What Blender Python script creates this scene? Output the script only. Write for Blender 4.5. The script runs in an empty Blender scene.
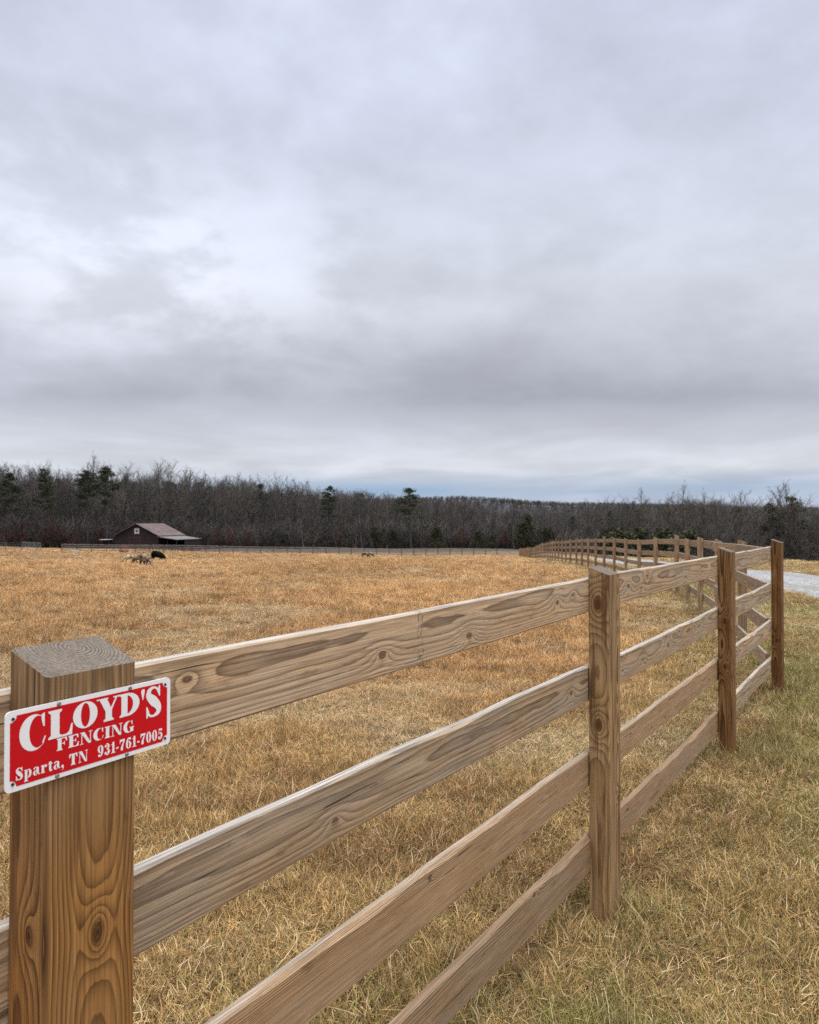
import bpy, math, random
import numpy as np
from mathutils import Vector, Matrix

rnd = random.Random(7)
nr = np.random.default_rng(11)
SC = bpy.context.scene
COL = SC.collection
F, HOR, EYE = 740.0, 522.0, 1.605          # focal length in pixels, horizon row, eye height


# ------------------------------------------------------------------ helpers
def link(o):
    COL.objects.link(o)
    return o


def tag(o, label=None, cat=None, group=None, kind=None):
    if label: o["label"] = label
    if cat: o["category"] = cat
    if group: o["group"] = group
    if kind: o["kind"] = kind
    return o


def empty(name, loc=(0, 0, 0), rz=0.0):
    o = link(bpy.data.objects.new(name, None))
    o.location = loc
    o.rotation_euler = (0, 0, rz)
    o.empty_display_size = 0.2
    return o


class MB:
    def __init__(s):
        s.v, s.f, s.m = [], [], []

    def add(s, vs, fs, mi=0):
        b = len(s.v)
        s.v += [tuple(p) for p in vs]
        s.f += [tuple(b + i for i in f) for f in fs]
        s.m += [mi] * len(fs)
        return s

    def box(s, c, d, rz=0.0, mi=0):
        x, y, z = d[0] / 2, d[1] / 2, d[2] / 2
        R = Matrix.Rotation(rz, 3, 'Z')
        vs = [R @ Vector((a, b, q)) + Vector(c) for q in (-z, z) for a, b in ((-x, -y), (x, -y), (x, y), (-x, y))]
        return s.add(vs, [(3, 2, 1, 0), (4, 5, 6, 7), (0, 1, 5, 4), (1, 2, 6, 5), (2, 3, 7, 6), (3, 0, 4, 7)], mi)

    def tube(s, p, q, r0, r1=None, n=6, mi=0):
        r1 = r0 if r1 is None else r1
        p, q = Vector(p), Vector(q)
        d = (q - p).normalized()
        u = d.orthogonal().normalized()
        w = d.cross(u)
        vs = [c + (u * math.cos(t) + w * math.sin(t)) * r for c, r in ((p, r0), (q, r1)) for t in [2 * math.pi * i / n for i in range(n)]]
        fs = [(i, (i + 1) % n, n + (i + 1) % n, n + i) for i in range(n)] + [tuple(range(n - 1, -1, -1)), tuple(range(n, 2 * n))]
        return s.add(vs, fs, mi)

    def build(s, name, mats, parent=None, smooth=False):
        me = bpy.data.meshes.new(name)
        me.from_pydata(s.v, [], s.f)
        if not isinstance(mats, (list, tuple)): mats = [mats]
        for m in mats: me.materials.append(m)
        me.polygons.foreach_set("material_index", s.m)
        if smooth: me.polygons.foreach_set("use_smooth", [True] * len(s.f))
        me.update()
        o = link(bpy.data.objects.new(name, me))
        if parent: o.parent = parent
        return o


class NT:
    """small helper that writes shader node graphs"""
    def __init__(s, nt):
        s.nt = nt

    def n(s, typ, **kw):
        o = s.nt.nodes.new(typ)
        for k, v in kw.items(): setattr(o, k, v)
        return o

    def put(s, sock, v):
        if isinstance(v, bpy.types.NodeSocket): s.nt.links.new(v, sock)
        elif v is not None: sock.default_value = v

    def m(s, op, a, b=None, c=None, clamp=False):
        o = s.n("ShaderNodeMath", operation=op, use_clamp=clamp)
        s.put(o.inputs[0], a)
        if b is not None: s.put(o.inputs[1], b)
        if c is not None: s.put(o.inputs[2], c)
        return o.outputs[0]

    def xyz(s, v):
        o = s.n("ShaderNodeSeparateXYZ"); s.put(o.inputs[0], v)
        return o.outputs

    def vec(s, x, y, z):
        o = s.n("ShaderNodeCombineXYZ")
        for i, q in enumerate((x, y, z)): s.put(o.inputs[i], q)
        return o.outputs[0]

    def noise(s, v, scale, detail=3.0, rough=0.55, dist=0.0):
        o = s.n("ShaderNodeTexNoise")
        s.put(o.inputs["Vector"], v)
        s.put(o.inputs["Scale"], scale); o.inputs["Detail"].default_value = detail
        o.inputs["Roughness"].default_value = rough; o.inputs["Distortion"].default_value = dist
        return o.outputs[0]

    def mapr(s, v, a, b, c=0.0, d=1.0, smooth=True):
        o = s.n("ShaderNodeMapRange")
        if smooth: o.interpolation_type = 'SMOOTHSTEP'
        s.put(o.inputs[0], v)
        for i, q in enumerate((a, b, c, d)): s.put(o.inputs[i + 1], q)
        return o.outputs[0]

    def mix(s, f, a, b, blend='MIX'):
        o = s.n("ShaderNodeMix", data_type='RGBA', blend_type=blend)
        s.put(o.inputs[0], f)
        s.put(o.inputs[6], a if isinstance(a, bpy.types.NodeSocket) else (*a, 1))
        s.put(o.inputs[7], b if isinstance(b, bpy.types.NodeSocket) else (*b, 1))
        return o.outputs[2]

    def ramp(s, f, stops, interp='LINEAR'):
        o = s.n("ShaderNodeValToRGB")
        o.color_ramp.interpolation = interp
        e = o.color_ramp.elements
        while len(e) < len(stops): e.new(0.5)
        for k, (p, c) in zip(e, stops):
            k.position = p; k.color = (*c, 1)
        s.put(o.inputs[0], f)
        return o.outputs[0]


def material(name):
    m = bpy.data.materials.new(name)
    m.use_nodes = True
    nt = m.node_tree
    b = nt.nodes["Principled BSDF"]
    b.inputs["Roughness"].default_value = 0.85
    b.inputs["Specular IOR Level"].default_value = 0.25
    return m, NT(nt), b


def plain(name, col, rough=0.8, var=0.25, scale=6.0, metal=0.0, spec=0.25):
    m, g, b = material(name)
    tc = g.n("ShaderNodeTexCoord").outputs["Object"]
    f = g.noise(tc, scale, 4)
    c = g.mix(g.mapr(f, .3, .7), [x * (1 - var) for x in col], [min(1, x * (1 + var)) for x in col])
    g.put(b.inputs["Base Color"], c)
    b.inputs["Roughness"].default_value = rough
    b.inputs["Metallic"].default_value = metal
    b.inputs["Specular IOR Level"].default_value = spec
    return m


# ------------------------------------------------------------------ terrain
GZ = [(-400, 0), (0, 0), (7, 0), (20, -.2), (37, -.68), (54, -1.15), (71, -2.0), (94, -3.05), (120, -4.1), (142, -5.0), (180, -5.7),
      (230, -6.3), (300, -8), (420, -16), (600, -24), (5000, -30)]
GY, GH = np.array([p[0] for p in GZ], float), np.array([p[1] for p in GZ], float)
_yy = np.linspace(-400, 5000, 10801)
_hh = np.interp(_yy, GY, GH)
_k = np.hanning(31); _k /= _k.sum()
_hs = np.convolve(np.pad(_hh, 15, mode='edge'), _k, mode='valid')

P4 = (3.464, 6.9)
PX = [742, 718, 700, 687, 676.6, 655.5, 639, 625.6, 614, 604, 595.5, 588, 581.8, 576.3, 570.3, 565.7, 561.8, 558.4, 555]
DRIVE = [P4]
for i, p in enumerate(PX):
    z = 6.9 + 2.4 * (i + 1)
    DRIVE.append(((p - 409.5) / F * z, z))
while DRIVE[-1][1] < 141:
    x, z = DRIVE[-1]
    z2 = z + 2.42
    DRIVE.append((10.3 + .1196 * (z2 - 52.5), z2))
_fx = np.array([d[0] for d in DRIVE]); _fz = np.array([d[1] for d in DRIVE])


def fence_x(y):
    return np.interp(y, np.r_[-60, 0, _fz, 160, 260], np.r_[5.5, 5.5, _fx, 22.5, 23.5])


def sstep(a, b, x):
    t = np.clip((x - a) / (b - a), 0, 1)
    return t * t * (3 - 2 * t)


def ground(x, y):
    x = np.asarray(x, float); y = np.asarray(y, float)
    h = np.interp(y, _yy, _hs)
    h = h + .02 * np.clip(-x, 0, 90) * sstep(90, 150, y) * (1 - sstep(150, 185, y))
    h = h - .95 * np.exp(-((x + 33) / 26) ** 2 - ((y - 92) / 24) ** 2)
    h = h - .045 * np.exp(-((x - .85) ** 2 + (y - 3.0) ** 2) / 1.0)
    d = x - (fence_x(np.clip(y, 0, 150)) + 5.0)
    h = h - np.clip((d - 11) * .42, 0, 11) * sstep(20, 45, y) * (1 - sstep(230, 330, y))
    near = 1 - sstep(30, 80, np.abs(y))
    h = h + .025 * np.sin(x * .9 + 1.3) * np.sin(y * .7) * sstep(4, 12, y) * near + .05 * np.sin(x * .21 + y * .17) * sstep(9, 30, y)
    return h


def G(x, y):
    return float(ground(x, y))


def at(px, y):
    """ground point seen in pixel column px at distance y"""
    x = (px - 409.5) / F * y
    return Vector((x, y, G(x, y)))


# ------------------------------------------------------------------ camera, light, sky
cam = bpy.data.cameras.new("camera")
cam.sensor_fit = 'VERTICAL'
cam.sensor_height = 36.0; cam.sensor_width = 36.0
cam.lens = F / 1024 * 36
cam.dof.use_dof = True; cam.dof.focus_distance = 1.7; cam.dof.aperture_fstop = 11.0
cam.clip_start = .02; cam.clip_end = 9000
co = link(bpy.data.objects.new("camera", cam))
co.location = (0, 0, EYE)
co.rotation_euler = (math.radians(90) + math.atan((HOR - 512) / F), 0, 0)
SC.camera = co

SUN_DIR = Vector((.20, -.26, 1.2)).normalized()
sun = bpy.data.lights.new("sun", 'SUN')
sun.energy = 1.5; sun.angle = math.radians(20); sun.color = (1, .965, .92)
so = link(bpy.data.objects.new("sun", sun))
so.rotation_euler = SUN_DIR.to_track_quat('Z', 'Y').to_euler()

W = bpy.data.worlds.new("World"); SC.world = W; W.use_nodes = True
g = NT(W.node_tree)
for n in list(W.node_tree.nodes): W.node_tree.nodes.remove(n)
sky = g.n("ShaderNodeTexSky", sky_type='NISHITA')
sky.sun_disc = False
sky.sun_elevation = math.asin(SUN_DIR.z); sky.sun_rotation = math.atan2(SUN_DIR.x, SUN_DIR.y)
dirv = g.n("ShaderNodeTexCoord").outputs["Generated"]
dx, dy, dz = g.xyz(dirv)
zc = g.m('MAXIMUM', dz, 0.0)
den = g.m('ADD', zc, .07)
px_, py_ = g.m('DIVIDE', dx, den), g.m('DIVIDE', dy, den)
cp = g.vec(px_, g.m('MULTIPLY', py_, .9), 3.7)
az = g.m('ARCTAN2', dx, dy)
el_ = g.m('ARCSINE', zc)
sp_ = g.vec(az, g.m('MULTIPLY', g.m('POWER', g.m('ADD', el_, .02), .75), 1.9), 2.3)
big = g.noise(sp_, 2.7, 4, .5, .12)
fine = g.noise(sp_, 5.0, 7, .55, .15)
band_ = g.noise(cp, .8, 6, .55, .4)
fine = g.m('MULTIPLY_ADD', g.m('SUBTRACT', band_, fine), g.mapr(zc, .30, .06, .12, .85), fine)
# height of the cloud bands, made uneven
zz = g.m('ADD', zc, g.m('MULTIPLY', g.m('SUBTRACT', big, .5), g.m('MULTIPLY_ADD', zc, .38, .02)))
zz = g.m('ADD', zz, g.m('MULTIPLY', g.m('SUBTRACT', fine, .5), g.m('MULTIPLY_ADD', zc, .16, .022)))


def s2l(c):
    return tuple((x / 255 / 12.92) if x / 255 < .04 else ((x / 255 + .055) / 1.055) ** 2.4 for x in c)


base = g.ramp(zz, [(0, s2l((182, 194, 214))), (.045, s2l((198, 206, 219))), (.072, s2l((218, 222, 230))), (.115, s2l((206, 210, 221))),
                   (.15, s2l((184, 188, 201))), (.20, s2l((195, 199, 212))), (.27, s2l((209, 213, 225))), (.36, s2l((211, 217, 231))),
                   (.45, s2l((208, 214, 231))), (.58, s2l((210, 217, 237))), (.75, s2l((225, 228, 236))), (1, s2l((238, 240, 245)))])


def lobe(a0, e0, sa, se):
    u = g.m('DIVIDE', g.m('SUBTRACT', az, math.radians(a0)), math.radians(sa))
    v = g.m('DIVIDE', g.m('SUBTRACT', zc, math.sin(math.radians(e0))), math.sin(math.radians(se)))
    w = g.m('ADD', g.m('MULTIPLY', u, u), g.m('MULTIPLY', v, v))
    return g.m('POWER', 2.718, g.m('MULTIPLY', w, -1))


mod = g.m('MULTIPLY_ADD', g.m('SUBTRACT', g.mapr(fine, .3, .7), .5), g.mapr(zc, .22, .08, .17, .22), 1.0)
mod = g.m('MULTIPLY', mod, g.mapr(g.noise(sp_, 13., 5, .6, .1), .3, .7, .978, 1.022))
mod = g.m('MULTIPLY', mod, g.mapr(big, .3, .7, .95, 1.05))
lb = g.m('MULTIPLY', lobe(-20, 17, 15, 6.5), g.mapr(fine, .42, .57, .25, 1.0))
mod = g.m('ADD', mod, g.m('MULTIPLY', lb, .32))
mod = g.m('SUBTRACT', mod, g.m('MULTIPLY', lobe(15, 11.5, 15, 4), .12))
up = g.m('MULTIPLY_ADD', g.mapr(zc, .58, .95), 3.3, 1.0)         # overcast zenith, with extra brightness added out of view to light the scene
mod = g.m('MULTIPLY', mod, up)
cl = g.mix(1.0, base, g.vec(mod, mod, mod), 'MULTIPLY')
gap = g.m('MULTIPLY', lobe(-1, 2.4, 12, .85), g.mapr(fine, .35, .6, .5, 1.0))
gap = g.m('MAXIMUM', gap, g.m('MULTIPLY', lobe(24, 2.4, 14, .8), .55))
cl = g.mix(g.m('MULTIPLY', gap, .85), cl, s2l((150, 181, 218)))
b1 = g.n("ShaderNodeBackground"); g.put(b1.inputs[0], sky.outputs[0]); b1.inputs[1].default_value = .075
b2 = g.n("ShaderNodeBackground"); g.put(b2.inputs[0], cl); b2.inputs[1].default_value = 1.0
mx = g.n("ShaderNodeMixShader")
g.put(mx.inputs[0], g.m('MULTIPLY', gap, .15)); g.put(mx.inputs[1], b2.outputs[0]); g.put(mx.inputs[2], b1.outputs[0])
wo = g.n("ShaderNodeOutputWorld"); g.put(wo.inputs[0], mx.outputs[0])
SC.view_settings.view_transform = 'Standard'
SC.view_settings.look = 'None'
SC.view_settings.exposure = 0.0
SC.view_settings.gamma = 1.0
SC.view_settings.use_curve_mapping = False
SC.cycles.max_bounces = 6; SC.cycles.diffuse_bounces = 3; SC.cycles.transparent_max_bounces = 8
SC.cycles.use_denoising = False


# ------------------------------------------------------------------ wood
def wood(name, post, light, dark, grey, knots=(), freq=120., pith=(.0, .0), gamt=.5, warp=.03, vor=True, stamp=None, stain=0.0, rough=.8, bump=.35, edge=None, blotch=None):
    """rings round a wandering pith; knots push the rings aside. post: grain along z, else along x"""
    m, g, b = material(name)
    tc = g.n("ShaderNodeTexCoord").outputs["Object"]
    x, y, z = g.xyz(tc)
    L, A, D = (z, x, y) if post else (x, z, y)
    r_ = g.n("ShaderNodeObjectInfo").outputs["Random"]
    Ls = g.m('MULTIPLY_ADD', r_, 53.0, L)
    n1 = g.m('SUBTRACT', g.noise(g.vec(Ls, g.m('MULTIPLY', A, 1.2), g.m('MULTIPLY', D, 1.2)), 1.6, 1.5, .45), .5)
    n2 = g.m('SUBTRACT', g.noise(g.vec(g.m('ADD', Ls, 17.), g.m('MULTIPLY', A, 3.0), g.m('MULTIPLY', D, 2.0)), 2.3, 2.5, .5), .5)
    a0 = g.m('MULTIPLY_ADD', g.m('SUBTRACT', r_, .5), .05, pith[0])
    aa = g.m('ADD', g.m('SUBTRACT', A, a0), g.m('MULTIPLY', n1, warp * 2))
    dd = g.m('ADD', g.m('SUBTRACT', D, pith[1]), g.m('MULTIPLY', n2, warp))
    rr = g.m('SQRT', g.m('ADD', g.m('MULTIPLY', aa, aa), g.m('MULTIPLY', dd, dd)))
    kd = None
    core = None

    def addk(bumpv, corev):
        nonlocal kd, core
        kd = bumpv if kd is None else g.m('ADD', kd, bumpv)
        core = corev if core is None else g.m('MAXIMUM', core, corev)
    for (kl, ka, ks, ax) in knots:
        T = A if ax == 'A' else D
        kn_ = g.m('SUBTRACT', g.noise(g.vec(g.m('MULTIPLY', L, 30.), g.m('MULTIPLY', T, 50.), kl), 1.0, 3, .6), .5)
        u = g.m('DIVIDE', g.m('SUBTRACT', L, kl), ks * 2.6)
        u2 = g.m('DIVIDE', g.m('SUBTRACT', L, kl), ks * 1.15)
        v = g.m('DIVIDE', g.m('SUBTRACT', T, ka), ks * 1.25)
        v2 = g.m('DIVIDE', g.m('SUBTRACT', T, ka), ks * .62)
        w = g.m('SQRT', g.m('ADD', g.m('MULTIPLY', u, u), g.m('MULTIPLY', v, v)))
        w2 = g.m('ADD', g.m('SQRT', g.m('ADD', g.m('MULTIPLY', u2, u2), g.m('MULTIPLY', v2, v2))), g.m('MULTIPLY', kn_, .55))
        addk(g.m('MULTIPLY', g.m('POWER', 2.718, g.m('MULTIPLY', w, -.95)), ks * 2.0), g.m('SUBTRACT', 1.0, g.m('MINIMUM', w2, 1.0)))
    if vor:
        vo = g.n("ShaderNodeTexVoronoi", voronoi_dimensions='2D')
        g.put(vo.inputs["Vector"], g.vec(g.m('MULTIPLY', Ls, 1.0), g.m('MULTIPLY_ADD', A, 2.6, g.m('MULTIPLY', r_, 31.)), 0.0))
        vo.inputs["Scale"].default_value = 3.0; vo.inputs["Randomness"].default_value = 1.0
        vd = vo.outputs["Distance"]
        sel = g.m('GREATER_THAN', g.xyz(vo.outputs["Color"])[0], .45)
        addk(g.m('MULTIPLY', g.m('MULTIPLY', g.m('POWER', 2.718, g.m('MULTIPLY', vd, -11.)), .034), sel),
             g.m('MULTIPLY', g.m('SUBTRACT', 1.0, g.m('MINIMUM', g.m('MULTIPLY', vd, 20.), 1.0)), sel))
    if kd is not None: rr = g.m('ADD', rr, kd)
    fz_ = g.noise(g.vec(g.m('MULTIPLY', Ls, 3.0), g.m('MULTIPLY', A, 90.), g.m('MULTIPLY', D, 90.)), 1.0, 3, .6)
    rf = g.m('MULTIPLY_ADD', rr, freq, g.m('MULTIPLY', fz_, .35))
    # rings are not all the same width
    rf = g.m('ADD', rf, g.m('MULTIPLY', g.m('SINE', g.m('MULTIPLY', rf, .73)), .35))
    fr = g.m('FRACT', rf)
    late = g.m('MULTIPLY', g.m('POWER', g.mapr(fr, .15, .9, 0, 1, False), 1.6), g.m('SUBTRACT', 1.0, g.mapr(fr, .91, 1.0)))
    ringamp = g.mapr(g.m('SINE', g.m('MULTIPLY', g.m('FLOOR', rf), 12.9)), -1, 1, .62, 1.0, False)
    late = g.m('MULTIPLY', late, ringamp)
    streak = g.noise(g.vec(g.m('MULTIPLY', Ls, 4.0), g.m('MULTIPLY', A, 260.), g.m('MULTIPLY', D, 260.)), 1.0, 4, .65)
    blot = g.noise(g.vec(g.m('MULTIPLY', Ls, 1.6), g.m('MULTIPLY', A, 9.), g.m('MULTIPLY', D, 9.)), 1.3, 4, .6)
    c = g.mix(late, light, dark)
    gm = g.m('MULTIPLY', g.mapr(blot, .3, .68), gamt)
    if stain:                                                       # the upper part has weathered greyer than the rest
        gm = g.m('MAXIMUM', gm, g.m('MULTIPLY', g.mapr(g.m('ADD', L, g.m('MULTIPLY', blot, .25)), 1.12, 1.52), stain))
    gc = g.mix(late, grey, [q * .34 for q in grey])
    c = g.mix(gm, c, gc)
    st = g.mapr(streak, .28, .72, .62, 1.24)
    c = g.mix(1.0, c, g.vec(st, st, st), 'MULTIPLY')
    tn = g.mapr(r_, 0, 1, .82, 1.12, False)
    c = g.mix(1.0, c, g.vec(tn, tn, tn), 'MULTIPLY')
    if core is not None:
        kr = g.mapr(g.m('SINE', g.m('MULTIPLY_ADD', core, 7., g.m('MULTIPLY', streak, 9.))), -1, 1, 0, 1)
        kc = g.mix(kr, [q * .55 for q in dark], [q * 1.25 for q in dark])
        kc = g.mix(g.m('MULTIPLY', g.mapr(core, .02, .16), g.m('SUBTRACT', 1.0, g.mapr(core, .16, .3))), kc, [q * .25 for q in dark])
        c = g.mix(g.mapr(core, .0, .3, 0, .8), c, kc)
    # marks of the saw across the grain, and dirt
    sw = g.m('SINE', g.m('MULTIPLY', g.m('ADD', L, g.m('MULTIPLY', A, .12)), 1500.))
    swm = g.m('MULTIPLY', g.mapr(sw, .2, 1.0), g.mapr(g.noise(g.vec(g.m('MULTIPLY', Ls, 3.), g.m('MULTIPLY', A, 12.), D), 1.0, 2, .5), .5, .65, 0, .13))
    c = g.mix(swm, c, [q * .5 for q in dark])
    dirt = g.noise(g.vec(g.m('MULTIPLY', Ls, 9.), g.m('MULTIPLY', A, 45.), g.m('MULTIPLY', D, 45.)), 1.0, 5, .7)
    c = g.mix(g.mapr(dirt, .56, .72, 0, .45), c, [q * .7 for q in dark])
    c = g.mix(g.mapr(dirt, .42, .30, 0, .35), c, [min(1, q * 1.35) for q in grey])
    # dark drying checks
    ck = g.noise(g.vec(g.m('MULTIPLY', Ls, 2.2), g.m('MULTIPLY', A, 130.), g.m('MULTIPLY', D, 130.)), 1.0, 2, .5)
    ckm = g.m('MULTIPLY', g.mapr(ck, .69, .73), .85)
    c = g.mix(ckm, c, [q * .3 for q in dark])
    if blotch is not None:                                          # long brown stains running with the grain
        sb = g.noise(g.vec(g.m('MULTIPLY', Ls, 2.4), g.m('MULTIPLY', A, 38.), g.m('MULTIPLY', D, 38.)), 1.0, 3, .55)
        c = g.mix(g.mapr(sb, .54, .66, 0, .8), c, blotch)
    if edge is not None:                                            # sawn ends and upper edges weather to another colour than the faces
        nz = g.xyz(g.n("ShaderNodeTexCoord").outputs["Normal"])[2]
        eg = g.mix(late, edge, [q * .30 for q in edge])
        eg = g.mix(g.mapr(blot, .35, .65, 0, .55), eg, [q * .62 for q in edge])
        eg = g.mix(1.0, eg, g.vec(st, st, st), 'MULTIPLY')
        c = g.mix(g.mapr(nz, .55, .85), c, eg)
    if stamp is not None:
        s1 = g.m('LESS_THAN', g.m('ABSOLUTE', g.m('SUBTRACT', L, stamp)), .016)
        sn = g.noise(g.vec(g.m('MULTIPLY', L, 160.), g.m('MULTIPLY', A, 70.), 0.0), 1.0, 2, .5)
        s1 = g.m('MULTIPLY', s1, g.mapr(sn, .52, .6, 0, .55))
        c = g.mix(s1, c, (.05, .035, .035))
    g.put(b.inputs["Base Color"], c)
    b.inputs["Roughness"].default_value = rough
    bp = g.n("ShaderNodeBump"); bp.inputs["Strength"].default_value = bump; bp.inputs["Distance"].default_value = .002
    hgt = g.m('SUBTRACT', g.m('MULTIPLY_ADD', late, .5, g.m('MULTIPLY', streak, .8)), g.m('MULTIPLY', ckm, 1.5))
    g.put(bp.inputs["Height"], hgt); g.put(b.inputs["Normal"], bp.outputs[0])
    return m


BL, BD, BG = (.54, .365, .205), (.098, .052, .026), (.50, .385, .27)      # board: early wood, late wood, weathered
PL, PD, PG = (.39, .182, .048), (.052, .017, .004), (.29, .185, .095)    # post

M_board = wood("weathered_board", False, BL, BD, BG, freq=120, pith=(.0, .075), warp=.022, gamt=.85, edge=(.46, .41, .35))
M_farboard = plain("grey_far_board", (.25, .225, .205), var=.3, scale=3)
M_farpost = plain("grey_far_post", (.13, .10, .08), var=.3, scale=3)

PW, PDP, PH, SL = .14, .089, 1.40, .03          # post width, depth, height of its outer edge, rise of the sloped top
BH, BT = .14, .028                              # board
TOPS = [1.371, 1.035, .697, .358]
TOPP = {0: (1.371, 1.05, .71, .40), 1: (1.371, 1.048, .705, .393), 2: (1.371, .997, .645, .303), 3: (1.371, 1.01, .657, .298), 4: (1.371, 1.035, .69, .335)}


def post_mesh(name, m, parent, loc, rz, h=PH, bury=.15, dz=0.0):
    """local x along the fence, y to the field side; the mesh starts below the ground"""
    mb = MB()
    x, y, c = PW / 2, PDP / 2, .004
    prof = [(-x + c, -y), (x - c, -y), (x, -y + c), (x, y - c), (x - c, y), (-x + c, y), (-x, y - c), (-x, -y + c)]
    zs = [-bury, .0, .3, .6, .9, 1.2]
    vs = [(a, b, z) for z in zs for a, b in prof] + [(a, b, h + dz + (b + y) / PDP * SL - .0015) for a, b in prof]
    vs += [(a * .95, b * .93, h + dz + (b + y) / PDP * SL) for a, b in prof]
    n = 8
    k = len(zs) + 2
    fs = [(r * n + i, r * n + (i + 1) % n, (r + 1) * n + (i + 1) % n, (r + 1) * n + i) for r in range(k - 1) for i in range(n)]
    fs += [tuple(range((k - 1) * n, k * n)), tuple(range(n - 1, -1, -1))]
    mb.add(vs, fs)
    o = mb.build(name, m, parent)
    o.location = loc
    o.rotation_euler = (0, 0, rz)
    return o


def board_mesh(name, m, parent, p, q, wave=.0015, seed=0, wane=0.0, segs=44, h=BH, t=BT):
    """a board from p to q (centre points of its ends), standing on edge; local x along it, -y towards the posts"""
    p, q = Vector(p), Vector(q)
    d = q - p
    Ln = d.length
    r = random.Random(seed)
    ph = [r.uniform(0, 6.28) for _ in range(6)]
    mb = MB()
    y, z, c = t / 2, h / 2, .004
    vs = []
    for i in range(segs + 1):
        s = i / segs
        xx = (s - .5) * Ln
        wt = wave * (math.sin(s * 5 + ph[0]) + .6 * math.sin(s * 11 + ph[1]) + .4 * math.sin(s * 23 + ph[2]))
        wb = wave * (math.sin(s * 4 + ph[3]) + .6 * math.sin(s * 9 + ph[4]))
        bow = wave * 1.5 * math.sin(s * 3.14 + ph[5])
        wn = wane * max(0, math.sin(s * 7 + ph[1]) + .5 * math.sin(s * 19 + ph[2]) + .4 * math.sin(s * 43 + ph[4]))
        zt, zb = z + wt, -z + wb
        for a, b in ((-y, zb + c), (-y + c, zb), (y - c, zb), (y, zb + c), (y, zt - c), (y - c, zt), (-y + c + wn * .8, zt), (-y, zt - c - wn)):
            vs.append((xx, a + bow, b))
    n = 8
    fs = [(k * n + i, (k + 1) * n + i, (k + 1) * n + (i + 1) % n, k * n + (i + 1) % n) for k in range(segs) for i in range(n)]
    fs += [tuple(range(n)), tuple(range(segs * n + n - 1, segs * n - 1, -1))]
    mb.add(vs, fs)
    o = mb.build(name, m, parent)
    o.matrix_local = Matrix.Translation((p + q) / 2) @ Matrix.Rotation(math.atan2(d.y, d.x), 4, 'Z') @ Matrix.Rotation(-math.asin(d.z / Ln), 4, 'Y')
    return o


# ---- the near fence: posts stand outside (towards the camera), boards on the field side
NC = {0: None, 1: (-.479, .98), 2: (.817, 3.03), 3: (2.185, 5.03), 4: P4}      # outer edge corner facing the camera
U = Vector((P4[0] + .479, P4[1] - .98)).normalized()
NC[0] = (NC[1][0] - U.x * 2.44, NC[1][1] - U.y * 2.44)


def frame(i):
    j = min(max(i, 1), 3)
    u = Vector((NC[j + 1][0] - NC[j][0], NC[j + 1][1] - NC[j][1])).normalized()
    if i in (2, 3):
        v = Vector((NC[i][0] - NC[i - 1][0], NC[i][1] - NC[i - 1][1])).normalized()
        u = (u + v).normalized()
    return u, Vector((-u.y, u.x))


fence = empty("board_fence", (0, 0, 0))
tag(fence, "weathered four-board wooden fence with slanted post tops, nearest one, carrying the red sign", "fence")
KN = {1: [(1.03, .008, .016, 'A'), (1.05, -.006, .012, 'D')], 2: [(1.268, .004, .03, 'D'), (.77, .002, .026, 'D'), (.45, .03, .014, 'A')],
      3: [(.93, .0, .02, 'D'), (.62, .0, .02, 'D')], 4: [(.5, .0, .018, 'D')], 0: []}
FIELD = {}
for i in range(5):
    u, nv = frame(i)
    c = Vector(NC[i]) + u * PW / 2 + nv * PDP / 2
    mat = wood("post_wood_%d" % i, True, (PL, PL, (.44, .275, .125), (.36, .175, .058), (.27, .118, .033))[i], [q * (1.0, 1.0, 1.25, .7, .6)[i] for q in PD],
               PG, KN[i], freq=(150, 215, 135, 130, 130)[i], pith=((0, 0), (.012, .018), (.02, .01), (.0, .015), (0, .01))[i], gamt=(.4, .25, .7, .22, .12)[i],
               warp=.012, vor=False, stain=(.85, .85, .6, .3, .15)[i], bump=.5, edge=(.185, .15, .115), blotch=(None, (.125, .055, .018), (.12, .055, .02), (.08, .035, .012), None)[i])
    post_mesh("post", mat, fence, (c.x, c.y, 0), math.atan2(u.y, u.x), dz=(0, 0, -.012, 0, .012)[i])
    FIELD[i] = Vector(NC[i]) + u * PW / 2 + nv * (PDP + BT / 2 + .001)
BK = {(1, 0): [(.80 - 1.17, -.017, .017, 'A'), (1.25 - 1.17, -.03, .019, 'A'), (1.96 - 1.17, .002, .016, 'A'), (2.127 - 1.17, .016, .012, 'A'), (.2 - 1.17, .03, .012, 'A')],
      (1, 1): [(-.55, -.02, .012, 'A'), (.95, .0, .014, 'A')], (1, 2): [(-.15, .05, .012, 'A')], (1, 3): [(.55, .06, .014, 'A')],
      (2, 0): [(-.75, .0, .018, 'A'), (-.45, .03, .016, 'A'), (.3, -.02, .015, 'A')], (2, 1): [(-.1, .0, .02, 'A'), (.6, .02, .018, 'A')],
      (2, 2): [], (2, 3): [(-.8, .03, .013, 'A')]}
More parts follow.
